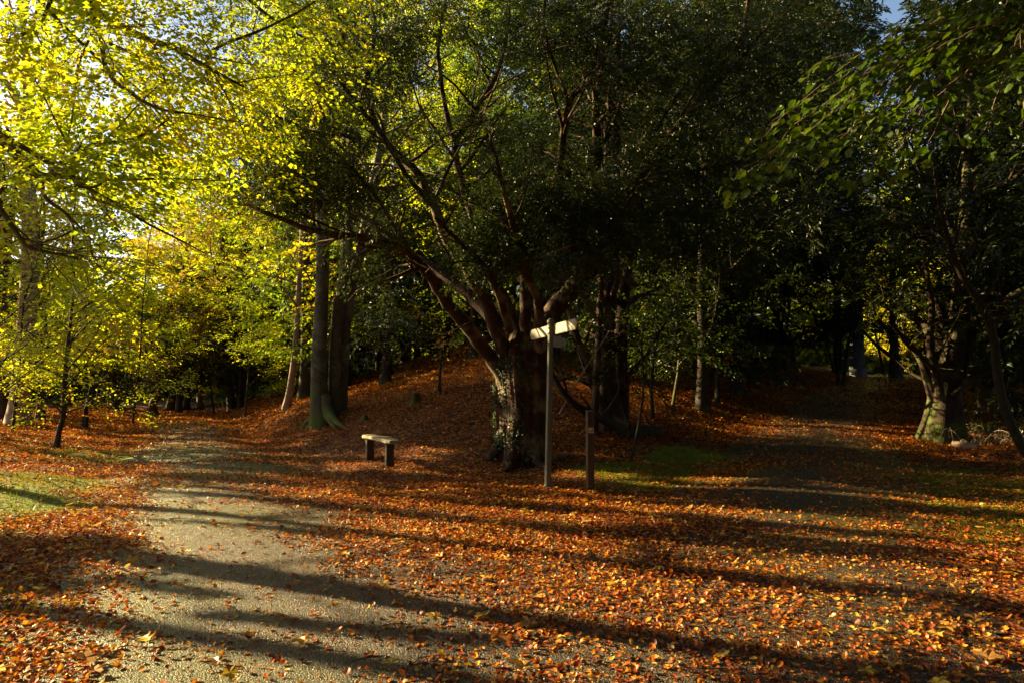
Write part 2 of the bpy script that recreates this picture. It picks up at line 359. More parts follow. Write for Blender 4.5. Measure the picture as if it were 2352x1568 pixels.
moss_f = make_field([(1780,1060,0),(1850,1040,0),(1900,1105,0),(1820,1125,0.05),(1870,1160,.1),(1900,1020,0),(1950,1060,.1),(1350,1050,0),(1400,1045,0),(1380,1020,0),(1300,1010,0),(1450,1035,.1),(1400,1070,.3),(1500,1045,.3),(1650,1150,.1),(1750,1200,.1),(60,1170,1),(130,1110,.95),(20,1200,.8),(180,1050,.8),(250,1030,.5),(20,1080,.3),(270,1080,.1),(200,1250,.1),(150,1200,.2),(350,1110,.7),(340,1150,.8),(360,1200,.7),(330,1250,.5),(260,1420,.85),(300,1500,.85),(320,1450,.7),(230,1550,.6),(250,1350,.5),(400,1250,.25),(400,1450,.3),(500,1150,.15),(600,1300,0),(500,1450,.1),(800,1350,0),(1000,1450,0),(1300,1300,.1),(1000,1150,0),(1200,1100,0),(1430,1090,.7),(1590,1070,1),(1560,1100,.9),(1620,1020,.6),(1500,1000,0),(1660,1090,.4),(1720,1090,.6),(1850,1080,.1),(1950,1100,.45),(2050,1100,.8),(2200,1140,.75),(2250,1190,.9),(2320,1205,.8),(2000,1180,.5),(1800,1180,.3),(1850,1240,.3),(2100,1300,.1),(1700,1400,0),(2200,1500,0),(1800,1000,.1),(2100,1030,0),(450,1000,0),(700,1000,.1)])
shade_pts = [(100,1500,0),(300,1480,.05),(600,1470,.1),(500,1540,.05),(700,1520,.25),(300,1380,.2),(600,1400,.15),(900,1500,.15),(1100,1540,.3),(1400,1550,.3),(1800,1520,.25),(2200,1550,.3),(1300,1430,.22),(1600,1440,.22),(1300,1480,.2),(1600,1490,.2),(800,1440,.1),(1200,1420,.15),(2000,1480,.25),(1200,1090,.7),(1050,1100,.6),(1500,1100,.65),(850,1085,.5),(1500,1350,.15),(1300,1300,.05),(1100,1240,.05),(1400,1220,.3),(1700,1360,.25),(2100,1370,.1),(1900,1300,.2),(2200,1450,.4),(2350,1400,.2),(900,1200,.15),(700,1150,.15),(1000,1130,.35),(1300,1180,.5),(1200,1130,.55),(1700,1200,.6),(700,1010,.7),(900,1010,.8),(1100,1010,.75),(1100,990,.8),(800,990,.8),(1300,1040,.65),(600,1010,.55),(800,1100,.45),(700,1040,.5),(900,1035,.85),(1000,980,.6),(950,1070,.35),(400,995,.25),(350,1015,.25),(500,960,.05),(600,950,.1),(350,1050,.85),(450,1070,.6),(500,1100,.6),(420,1150,.1),(300,970,.3),(100,1180,0),(30,1200,0),(150,1110,.2),(80,1050,.9),(200,1050,.8),(300,1150,.15),(60,1290,.8),(200,1290,.6),(100,1360,.4),(100,1420,.1),(1500,1130,.6),(1600,1180,.5),(1800,1180,.6),(2000,1200,.6),(2200,1200,.4),(1500,1060,.5),(1700,1050,.8),(1900,1050,.95),(2100,1050,.8),(1600,1000,.6),(1800,960,.85),(2000,940,.95),(2200,1000,.95),(1450,960,.7),(450,1200,0),(600,1240,0),(800,1270,.05),(500,1330,.1),(800,1330,.1)]
shade_base = make_field(shade_pts)
streaks = [((230,1278),(900,1380),0.08),((100,1190),(800,1248),0.055),((300,1352),(520,1388),0.05),((-50,1255),(250,1282),0.28),((450,1425),(1150,1490),0.05),((330,1118),(640,1150),0.05),((700,1100),(1150,1130),.06)]
streaks = [(Gf(*a), Gf(*b), w) for a, b, w in streaks]
lit_spots = [(6.6,8.2,0.9),(7.4,8.0,0.8),(1.5,12.0,1.2),(3.6,11.5,1.2),(5.5,10.8,1.0),(8.0,10.2,.8),(-1.6,13.4,.8)]
for _a, _b, _r in ((500, 968, 1.3), (570, 958, 1.4), (630, 948, 1.3), (470, 985, 1.2), (350, 975, 1.2)):
    _g = G(_a, _b); lit_spots.append((_g[0] + SHX * _g[2] / TAN, _g[1] + SHY * _g[2] / TAN, _r))
SEED = 73
def shade(x, y):
    x = np.asarray(x, float).ravel(); y = np.asarray(y, float).ravel()
    a = x * SHX + y * SHY; b = -x * SHY + y * SHX
    n = 0.45 * vn(a * 0.15, b * 1.7, SEED) + 0.38 * vn(a * 0.25 + 7, b * 4.2, 8) + 0.17 * vn(a * 0.7, b * 9.0, 21)
    n = np.clip((n - 0.5) * 1.5 + 0.5, 0, 1)
    s = ss(-0.07, 0.07, shade_base(x, y) - n)
    for (p, q, w) in streaks:
        p = np.array(p); q = np.array(q); d = q - p; t = np.clip(((x - p[0]) * d[0] + (y - p[1]) * d[1]) / d.dot(d), 0, 1)
        dist = np.hypot(x - p[0] - t * d[0], y - p[1] - t * d[1])
        s = np.maximum(s, 1 - ss(w * 0.7, w * 1.3, dist))
    for (cx, cyy, r) in lit_spots:
        s = s * ss(r * 0.5, r, np.hypot(x - cx, y - cyy) + 0 * x)
    return s
_sx = np.arange(-15, 21, 0.08); _sy = np.arange(2.5, 27, 0.08)
_SX, _SY = np.meshgrid(_sx, _sy); SGRID = shade(_SX, _SY).reshape(_SX.shape)
def shade_l(x, y):
    i = np.clip(((x + 15) / 0.08).astype(int), 0, len(_sx) - 1); j = np.clip(((y - 2.5) / 0.08).astype(int), 0, len(_sy) - 1)
    return SGRID[j, i]
WIN = [(P(1180, 520, 12.0), 1.0), (P(1080, 560, 11.8), .7), (P(1150, 900, 13.2), .55), (P(1160, 1000, 13.2), .55), (P(1150, 800, 13.2), .5), (P(1265, 757, 10.7), .55), (P(870, 1010, 13.9), .7), (P(735, 850, 16.8), .6), (P(733, 650, 16.8), .7), (P(1100, 660, 12.6), .5), (P(1300, 230, 13.4), .7), (P(1540, 330, 14.8), .6), (P(880, 720, 14.6), .8)]
WIN += [(G(*q), 1.1) for q in ((500, 965), (560, 958), (620, 945), (450, 975), (660, 960))]
SD = np.array([-sdir[0], -sdir[1], -sdir[2]])
def lit_prune(pos, rng, strength=0.9, ymin=3.0, ymax=26.5):
    """keep mask: opens the canopy gaps that let the sun through to the lit ground"""
    g = pos[:, :2] + np.array([SHX, SHY]) * (pos[:, 2:3] / TAN)
    inside = (g[:, 1] > ymin) & (g[:, 1] < ymax) & (np.abs(g[:, 0]) < 0.8 * g[:, 1] + 1) & (pos[:, 2] > 1.0)
    keep = np.ones(len(pos), bool)
    idx = np.nonzero(inside)[0]
    if len(idx):
        s = shade_l(g[idx, 0], g[idx, 1])
        keep[idx] = rng.random(len(idx)) > strength * (1 - s)
    for c, r in WIN:
        q = pos - c; t = q @ SD; d = np.linalg.norm(q - t[:, None] * SD, axis=1)
        keep &= ~((t > .8 * r) & (d < r) & (rng.random(len(pos)) < .93))
    return keep

# ------------------------------------------------------------------ ground and roads
def axis(a0, a1, step, far, fstep=1.35):
    inner = np.arange(a0, a1 + 1e-6, step); o = []; s = step; p = a1
    while p < far: s = min(s * fstep, 25); p += s; o.append(p)
    q = []; s = step; p = a0
    while p > -far: s = min(s * fstep, 25); p -= s; q.append(p)
    return np.array(q[::-1] + list(inner) + o)
def grid_faces(nx, ny):
    i = np.arange(ny - 1)[:, None]; j = np.arange(nx - 1)[None, :]
    return np.stack([i * nx + j, i * nx + j + 1, (i + 1) * nx + j + 1, (i + 1) * nx + j], -1).reshape(-1, 4)
def add_attr(o, name, vals):
    a = o.data.attributes.new(name, 'FLOAT', 'POINT'); a.data.foreach_set('value', np.asarray(vals, np.float32))
def moss_at(x, y):
    m = moss_f(x, y); far = ss(16, 22, y)
    return m * (1 - far) + far * 0.1
gx = axis(-24, 34, 0.2, 420); gy = axis(2.4, 48, 0.2, 420)
X, Y = np.meshgrid(gx, gy); Z = H(X, Y)
mb = MB(); mb.add(np.stack([X, Y, Z], -1).reshape(-1, 3), grid_faces(len(gx), len(gy)))
ground = mb.build('ground', ground_mat()); tag(ground, kind='structure')
add_attr(ground, 'moss', moss_at(X.ravel(), np.maximum(Y.ravel(), 2.5)))

def road_mask(x, y):
    dl = np.abs(x - xl(y)) * 0.894; dr = np.abs(x - xr(y)) * 0.894
    j = (fbm(x * 1.5, y * 1.5, 31) - 0.5) * 0.5
    a = 1.5 + j - dl
    b = 1.75 + j - dr
    fork = np.minimum(np.minimum(x - xl(y), xr(y) - x), 9.0 + j * 2 - y + 0.05 * x)
    c = np.minimum(fork, 50)
    return np.maximum(np.maximum(a, b), c)
rx = np.arange(-17, 30, 0.1); ry = np.arange(0.5, 46, 0.1)
X, Y = np.meshgrid(rx, ry); mk = road_mask(X, Y) > 0
fc = grid_faces(len(rx), len(ry)); ok = mk.ravel()[fc].all(1); fc = fc[ok]
used, inv = np.unique(fc, return_inverse=True); fc = inv.reshape(fc.shape)
xv = X.ravel()[used]; yv = Y.ravel()[used]
# finely rolling surface, edges tucked level with the soil
zv = H(xv, yv) + 0.012 + 0.010 * np.clip(road_mask(xv, yv) / 0.4, 0, 1)
zv = np.maximum(zv, 0.0 + zv)
mb = MB(); mb.add(np.stack([xv, yv, zv], 1), fc)
road = mb.build('road', road_mat()); tag(road, kind='structure')
add_attr(road, 'moss', moss_at(xv, yv))
dirt = ss(0.5, 0.0, np.abs(xv - xl(yv)) * 0.2) * ss(1.0, -2.0, xv) * 1.0 + 0.05
add_attr(road, 'dirt', np.clip(dirt, 0, 1))

def rot_frames(n, rng, tilt):
    yaw = rng.random(n) * 2 * math.pi; t = np.abs(rng.normal(0, tilt, n)); ta = rng.random(n) * 2 * math.pi
    nz = np.stack([np.sin(t) * np.cos(ta), np.sin(t) * np.sin(ta), np.cos(t)], 1)
    ax = np.stack([np.cos(yaw), np.sin(yaw), np.zeros(n)], 1)
    ax -= nz * (ax * nz).sum(1)[:, None]; ax /= np.linalg.norm(ax, axis=1)[:, None]
    ay = np.cross(nz, ax)
    return ax, ay, nz
# leaf outlines in (along, across, up), unit length, folded on the midrib
LEAF4 = (np.array([(0, 0, 0), (0.45, 0.34, 0.10), (1, 0, -0.04), (0.45, -0.34, 0.10)]), np.array([(0, 2, 1), (0, 3, 2)]))
LEAF8 = (np.array([(0, 0, 0), (0.22, 0.25, 0.06), (0.55, 0.34, 0.10), (0.85, 0.18, 0.04), (1, 0, -0.06), (0.85, -0.18, 0.04), (0.55, -0.34, 0.10), (0.22, -0.25, 0.06), (0.5, 0, 0)]),
         np.array([(8, 0, 1), (8, 1, 2), (8, 2, 3), (8, 3, 4), (8, 4, 5), (8, 5, 6), (8, 6, 7), (8, 7, 0)])[:, ::-1])
def maple():
    pts = [(0, 0, 0)]
    ang = [(-155, .36), (-122, .66), (-98, .46), (-76, .74), (-60, .96), (-48, .74), (-32, .52), (-16, .80), (0, 1.06), (16, .80), (32, .52), (48, .74), (60, .96), (76, .74), (98, .46), (122, .66), (155, .36)]
    for a, r in ang:
        a = math.radians(a); pts.append((r * math.cos(a) * .5 , r * math.sin(a) * .5, 0.13 * r * abs(math.sin(2.5 * a)) + 0.03 * math.cos(3 * a)))
    n = len(ang); f = [(0, i + 1, i + 2) for i in range(n - 1)]
    pts += [(-.02, .008, .0), (-.02, -.008, .0), (-.5, 0, .06)]; f.append((n + 1, n + 3, n + 2))
    return np.array(pts), np.array(f)
MAPLE = maple()
def place(tmpl, pos, ax, ay, az, size, curl=None, widths=None):
    V, Fc = tmpl; n = len(pos); s = size[:, None, None]
    L = V[None, :, 0:1]; Wd = V[None, :, 1:2]; U = V[None, :, 2:3]
    if widths is not None: Wd = Wd * widths[:, None, None]
    if curl is not None: U = U + curl[:, None, None] * (L - 0.5) ** 2 + curl[:, None, None] * 0.8 * Wd ** 2
    v = pos[:, None, :] + s * (L * ax[:, None, :] + Wd * ay[:, None, :] + U * az[:, None, :])
    f = Fc[None] + (np.arange(n) * len(V))[:, None, None]
    return v.reshape(-1, 3), f.reshape(-1, Fc.shape[1])

def litter_density(x, y):
    d = dens_f(x, y); far = ss(15, 19, y)
    on = np.maximum(np.exp(-(((x - xl(y)) * 0.894) / 1.2) ** 4) * ss(31, 26, y), 0.95 * np.exp(-(((x - xr(y)) * 0.894) / 1.6) ** 4))
    return d * (1 - far) + far * (0.95 - 0.78 * on)
def scatter(nper, y0, y1, x_over=0.80, rng=RG):
    area = x_over * (y1 ** 2 - y0 ** 2); n = int(area * nper)
    y = np.sqrt(rng.random(n) * (y1 ** 2 - y0 ** 2) + y0 ** 2); x = (rng.random(n) * 2 - 1) * x_over * y
    d = litter_density(x, y)
    cl = fbm(x * 2.2, y * 2.2, 77, 3)
    dd = d * (0.45 + 1.1 * cl) if False else np.clip(d + (cl - 0.5) * 1.1 * np.minimum(1, d * 1.8) * (1.25 - d), 0, 1)
    k = rng.random(n) < dd
    return x[k], y[k]
mb = MB()
for (nper, a, b, tm, s0, s1, lift) in ((2100, 3.0, 8.0, LEAF8, .015, .056, .03), (1700, 8.0, 13.0, LEAF4, .024, .060, .03), (950, 13.0, 22.0, LEAF4, .04, .07, .04), (300, 22.0, 42.0, LEAF4, .07, .11, .06)):
    x, y = scatter(nper, a, b); n = len(x)
    ax, ay, az = rot_frames(n, RG, 0.46)
    onr = np.clip(road_mask(x, y) / 0.4, 0, 1)
    z = H(x, y) + 0.012 + 0.012 * onr + RG.random(n) ** 2 * lift * np.clip(litter_density(x, y) * 1.2, 0.25, 1)
    size = s0 + (s1 - s0) * RG.random(n) ** 1.4
    pos = np.stack([x, y, z], 1) - ax * size[:, None] * 0.5
    pos[:, 2] += np.abs(ax[:, 2]) * size * 0.5
    v, f = place(tm, pos, ax, ay, az, size, curl=RG.normal(0.25, 0.6, n), widths=0.8 + 0.5 * RG.random(n))
    mb.add(v, f)
# crumbs of broken leaf on the bare road
n = 16000; y = np.sqrt(RG.random(n) * (81 - 9) + 9); x = (RG.random(n) * 2 - 1) * .8 * y
k = (road_mask(x, y) > 0) & (fbm(x * 1.7, y * 1.7, 88) > .42); x = x[k]; y = y[k]; n = len(x); ax, ay, az = rot_frames(n, RG, 0.4)
v, f = place(LEAF4, np.stack([x, y, H(x, y) + .024], 1), ax, ay, az, .006 + .018 * RG.random(n) ** 2, widths=1.3 + 0 * x); mb.add(v, f)
x, y = scatter(14, 3.0, 11.0); n = len(x)
ax, ay, az = rot_frames(n, RG, 0.22)
pos = np.stack([x, y, H(x, y) + 0.05], 1); size = 0.07 + 0.09 * RG.random(n)
v, f = place(MAPLE, pos, ax, ay, az, size, curl=RG.normal(0.1, 0.18, n)); mb.add(v, f, 1)
px_m = [(1000, 1432, .16), (1140, 1478, .2), (650, 1435, .15), (600, 1372, .12), (190, 1538, .2), (500, 1540, .16), (700, 1487, .18), (1110, 1432, .14), (1700, 1500, .17), (1200, 1555, .2), (2010, 1460, .16), (2270, 1530, .17), (1830, 1330, .13), (950, 1465, .15), (560, 1480, .14), (900, 1545, .14)]
g = np.array([Gf(a, b) for a, b, _ in px_m]); n = len(g); ax, ay, az = rot_frames(n, RG, 0.25)
v, f = place(MAPLE, np.stack([g[:, 0], g[:, 1], H(g[:, 0], g[:, 1]) + .05], 1), ax, ay, az, np.array([p[2] for p in px_m]), curl=RG.normal(0.1, 0.18, n)); mb.add(v, f, 1)
fl = mb.build('fallen_leaves', [M['litter'], M['maple']], smooth=False); tag(fl, 'orange and brown fallen beech leaves covering the ground', 'leaves', kind='stuff')
mb = MB()
for i in range(420):
    yy = math.sqrt(RG.random() * (15 ** 2 - 3.4 ** 2) + 3.4 ** 2); xx = (RG.random() * 2 - 1) * .78 * yy
    a = RG.random() * 6.28; L = .06 + .3 * RG.random() ** 2; d = np.array([math.cos(a), math.sin(a), 0]); q = np.array([xx, yy, h1(xx, yy) + .035])
    v, f = tube_vf([q, q + d * L * .5 + [.02 * RG.normal(), .02 * RG.normal(), .012], q + d * L], [.004, .003, .0015], 4); mb.add(v, f)
tag(mb.build('twigs', M['darkbark']), 'small fallen twigs scattered among the leaves', 'twigs', kind='stuff')
# moss and short grass blades on the verges
n = 60000
y = np.sqrt(RG.random(n) * (17 ** 2 - 5 ** 2) + 25); x = (RG.random(n) * 2 - 1) * .8 * y
k = RG.random(n) < ss(0.55, 0.95, moss_at(x, y) + (fbm(x * 1.5, y * 1.5, 5) - .5) * .6); x = x[k]; y = y[k]; n = len(x)
k = (road_mask(x, y) < 0.1); x = x[k]; y = y[k]; n = len(x)
yaw = RG.random(n) * 6.283; lean = RG.normal(0, .5, n)
up = np.stack([np.cos(yaw) * np.sin(lean), np.sin(yaw) * np.sin(lean), np.cos(lean)], 1); side = np.stack([-np.sin(yaw), np.cos(yaw), 0 * yaw], 1)
hgt = .02 + .05 * RG.random(n)
v, f = place((np.array([(0, .5, 0), (0, -.5, 0), (1, 0, .1)]), np.array([(0, 1, 2)])), np.stack([x, y, H(x, y) + .0], 1), up, side, np.cross(up, side), hgt, widths=0.25 + 0 * x)
mb = MB(); mb.add(v, f); ms = mb.build('moss', M['moss_tuft'], smooth=False); tag(ms, 'bright green moss and short grass on the road verges', 'moss', kind='stuff')

# ------------------------------------------------------------------ trees
def spray_template(kind, nleaf, seed, size):
    """flat twig of leaves, x along the twig, unit metres; returns verts, faces"""
    r = np.random.default_rng(seed); pos = []; ax = []; az = []; sz = []
    if kind == 'beech':
        for i in range(nleaf):
            t = (i + 0.5) / nleaf; sd = 1 if i % 2 else -1
            p = np.array([t * 0.5, sd * (0.02 + 0.10 * r.random() * (1.2 - t)), r.normal(0, .018) - 0.10 * t * t])
            a = math.radians(sd * r.uniform(25, 75)); d = np.array([math.cos(a), math.sin(a), r.uniform(-.5, .05)]); d /= np.linalg.norm(d)
            nz = np.array([r.normal(0, .45), r.normal(0, .45), 1.0]); nz -= d * nz.dot(d); nz /= np.linalg.norm(nz)
            pos.append(p); ax.append(d); az.append(nz); sz.append(size * r.uniform(.7, 1.25))
        w = 1.0
    else:
        for i in range(nleaf):
            t = (i + 0.5) / nleaf; sd = 1 if i % 2 else -1
            p = np.array([t * 0.36, sd * 0.06 * r.random() * (1.3 - t), r.normal(0, .02) - 0.16 * t * t])
            a = math.radians(sd * r.uniform(20, 60)); d = np.array([math.cos(a), math.sin(a), r.uniform(-.7, .1)]); d /= np.linalg.norm(d)
            nz = np.array([r.normal(0, .4), r.normal(0, .4), 1.0]); nz -= d * nz.dot(d); nz /= np.linalg.norm(nz)
            pos.append(p); ax.append(d); az.append(nz); sz.append(size * r.uniform(.6, 1.3))
        w = 0.5
    pos = np.array(pos); ax = np.array(ax); az = np.array(az); ay = np.cross(az, ax)
    tm = LEAF8 if kind == 'beech' and size >= .075 and nleaf <= 13 and False else LEAF4
    v, f = place(tm, pos, ax, ay, az, np.array(sz), widths=np.full(len(pos), w * 1.15))
    return v, f
TM = {}
def leaves_from_tips(tips, kind, nleaf, size, rng, droop=0.25, prune=True, scale=1.0, strength=0.9, jitter=0.12, extra=None, nzs=.3):
    """tips: list of (pos, dir). returns verts, faces"""
    pos = np.array([t[0] for t in tips]); d = np.array([t[1] for t in tips], float)
    pos = pos + rng.normal(0, jitter, pos.shape)
    if prune:
        k = lit_prune(pos, rng, strength); pos = pos[k]; d = d[k]
    if extra is not None:
        k = extra(pos); pos = pos[k]; d = d[k]
    n = len(pos)
    if n == 0: return np.zeros((0, 3)), np.zeros((0, 3), int)
    d[:, 2] = d[:, 2] * 0.35 - droop * rng.random(n)
    d += rng.normal(0, .25, d.shape); d /= np.linalg.norm(d, axis=1)[:, None]
    nz = rng.normal(0, nzs, (n, 3)); nz[:, 2] += 1; nz -= d * (d * nz).sum(1)[:, None]; nz /= np.linalg.norm(nz, axis=1)[:, None]
    ay = np.cross(nz, d); sc_ = scale * (0.75 + 0.5 * rng.random(n))
    vs = []; fs = []; off = 0; which = rng.integers(0, 3, n)
    for q in range(3):
        key = (kind, nleaf, q, size)
        if key not in TM: TM[key] = spray_template(kind, nleaf, 100 + q, size)
        V, Fc = TM[key]; i = np.nonzero(which == q)[0]; m = len(i)
        if m == 0: continue
        s = sc_[i, None, None]
        v = pos[i, None, :] + s * (V[None, :, 0:1] * d[i, None, :] + V[None, :, 1:2] * ay[i, None, :] + V[None, :, 2:3] * nz[i, None, :])
        f = Fc[None] + (np.arange(m) * len(V))[:, None, None] + off
        vs.append(v.reshape(-1, 3)); fs.append(f.reshape(-1, 3)); off += m * len(V)
    v = np.concatenate(vs); f = np.concatenate(fs)
    if prune:                 # four vertices and two faces to a leaf
        k = lit_prune(v[::4], rng, strength); f = f.reshape(-1, 2, 3)[k].reshape(-1, 3)
        used, inv = np.unique(f, return_inverse=True); v = v[used]; f = inv.reshape(-1, 3)
    return v, f

def norm(v): return v / (np.linalg.norm(v) + 1e-9)
def limb(p, d, L, r0, lev, maxlev, rng, out, tips, par):
    """recursive branch; out gets (pts, radii, level)"""
    nseg = max(3, int(L / par.get('seg', 0.45)) + 2); step = L / nseg
    pts = [p.copy()]; rad = [r0]; q = p.copy(); d = norm(d)
    for i in range(nseg):
        t = (i + 1) / nseg
        d = norm(d + rng.normal(0, par['wob'], 3) + np.array([0, 0, par['up'][min(lev, len(par['up']) - 1)]]) * step)
        q = q + d * step; pts.append(q.copy()); rad.append(max(r0 * (1 - 0.8 * t), par.get('rmin', .004)))
    out.append((np.array(pts), np.array(rad), lev))
    along_children(pts, rad, lev, maxlev, rng, out, tips, par, L)
def along_children(pts, rad, lev, maxlev, rng, out, tips, par, L, t0=None):
    pts = np.array(pts); n = len(pts)
    if lev >= maxlev:
        k = max(2, int(L / par['tipstep']))
        for i in range(k):
            t = (i + 0.7) / k * (n - 1); a = min(int(t), n - 2); f = t - a
            dd = norm(pts[a + 1] - pts[a]); side = norm(np.cross(dd, [0, 0, 1])) * (1 if i % 2 else -1)
            tips.append((pts[a] * (1 - f) + pts[a + 1] * f, norm(dd * 0.8 + side * rng.uniform(.2, .9))))
        tips.append((pts[-1], norm(pts[-1] - pts[-2])))
        return
    nc = max(2, int(L * par['dens'][min(lev, len(par['dens']) - 1)]))
    s0 = par['start'][min(lev, len(par['start']) - 1)] if t0 is None else t0
    for i in range(nc):
        t = s0 + (1 - s0) * (i + rng.random()) / nc; t = min(t, .98)
        a = min(int(t * (n - 1)), n - 2); f = t * (n - 1) - a
        base = pts[a] * (1 - f) + pts[a + 1] * f; dd = norm(pts[a + 1] - pts[a])
        rnd_ax = norm(np.cross(dd, rng.normal(0, 1, 3)))
        if lev >= 1: rnd_ax = norm(rnd_ax * np.array([1, 1, par.get('flat', .4)]))
        ang = math.radians(rng.uniform(*par['ang'])); nd = norm(dd * math.cos(ang) + rnd_ax * math.sin(ang))
        cl = L * par['ratio'] * rng.uniform(.6, 1.15) * (1.15 - 0.6 * t)
        cl = max(cl, par.get('minlen', .35)); cl = min(cl, par.get('maxlen', 9))
        rr = (rad[a] * (1 - f) + rad[a + 1] * f) * rng.uniform(.4, .6)
        limb(base, nd, cl, max(rr, par.get('rmin', .004)), lev + 1, maxlev, rng, out, tips, par)
SIDES = (12, 7, 5, 3, 3)
def build_wood(mb, out, minr=0.0, maxlev=9):
    for pts, rad, lev in out:
        if lev > maxlev or rad[0] < minr: continue
        v, f = tube_vf(pts, rad, SIDES[min(lev, 4)]); mb.add(v, f)
BEECH = dict(wob=.10, up=(.0, .05, .02, 0), dens=(1.0, 1.5, 2.2), start=(.3, .2, .15), ang=(35, 70), ratio=.5, tipstep=.22, flat=.3, rmin=.004, maxlen=5)
YEW = dict(wob=.13, up=(.0, .06, .0, -.1), dens=(1.2, 2.0, 3.0), start=(.1, .12, .1), ang=(35, 75), ratio=.5, tipstep=.16, flat=.6, rmin=.004, maxlen=3.5)
def tree(name, label, cat, base, trunk, rad, kind='beech', leaf='yellow', bark='beechbark', par=None, maxlev=2, size=.07, nleaf=12,
         seed=0, group=None, t0=.3, sides=16, prune=True, extra=None, droop=.25, scale=1.0, limbs=(), minr=.006, flare=1.5, keep=1.0, color=None, strength=0.9, jitter=.12, Lscale=None, nzs=.3):
    """trunk: list of points in world space starting at the base; limbs: traced extra limbs (pts, rad)"""
    rng = np.random.default_rng(seed); par = dict(BEECH if kind == 'beech' else YEW, **(par or {}))
    root = thing(name, label, cat, tuple(base), group)
    pts, rr = smooth_pts(trunk, rad, 5)
    L = float(np.linalg.norm(np.diff(pts, axis=0), axis=1).sum())
    hh = np.concatenate([[0], np.cumsum(np.linalg.norm(np.diff(pts, axis=0), axis=1))])
    rr = rr * (1 + (flare - 1) * np.exp(-hh / (rad[0] * 1.4)))
    pts = pts.copy(); pts[0, 2] -= 0.25
    ph = rng.random(4) * 6.28
    def fl(t, th, p):
        a = 0.05 + 0.20 * np.exp(-hh[:, None] / (rad[0] * 2.0)) * (flare > 1.2)
        return 1 + a * (np.sin(3 * th + ph[0]) * .5 + np.sin(5 * th + ph[1] + 1.5 * t) * .5 + .3 * np.sin(9 * th + ph[2]))
    mb = MB(); v, f = tube_vf(pts, rr, sides, flute=fl); mb.add(v, f)
    out = []; tips = []
    par2 = dict(par)
    along_children(pts, rr, 0, maxlev, rng, out, tips, par2, Lscale or L, t0=t0)
    for lp, lr in limbs:
        sp, sr = smooth_pts(lp, lr, 4); LL = float(np.linalg.norm(np.diff(sp, axis=0), axis=1).sum())
        v, f = tube_vf(sp, sr, 9, flute=lambda t, th, p: 1 + .08 * np.sin(3 * th + 5 * t)); mb.add(v, f)
        along_children(sp, sr, 1, maxlev, rng, out, tips, dict(par, ratio=par.get('lratio', .4)), LL, t0=par.get('lt0', .12))
    build_wood(mb, out, minr)
    base = np.asarray(base, float)
    o = mb.build('trunk', M[bark], None, True); o.data.transform(__import__('mathutils').Matrix.Translation(Vector(-base))); o.parent = root
    if keep < 1: tips = [t for t in tips if rng.random() < keep]
    if tips:
        v, f = leaves_from_tips(tips, kind, nleaf, size, rng, droop, prune, scale, strength, jitter, extra, nzs)
        if len(v):
            mc = MB(); mc.add(v - base, f); c = mc.build('crown', M[leaf], root, False)
            if color: c.color = (*color, 1)
    root['nt'] = len(tips); del root['nt']
    return root
def vtrunk(base, h, r, lean=(0, 0), wob=.15, n=6, seed=0):
    rng = np.random.default_rng(seed + 991); b = np.asarray(base, float); pts = []; rad = []
    for i in range(n + 1):
        t = i / n; pts.append(b + np.array([lean[0] * t + rng.normal(0, wob) * t, lean[1] * t + rng.normal(0, wob) * t, h * t])); rad.append(r * (1 - .85 * t) + .01)
    return pts, rad
def ptrunk(px, depth):
    """trunk centre line from traced points (px,row) with depth list or constant"""
    if np.isscalar(depth): depth = [depth] * len(px)
    return [P(a, b, d) for (a, b), d in zip(px, depth)]
def gpt(x, y): return np.array([x, y, h1(x, y)])

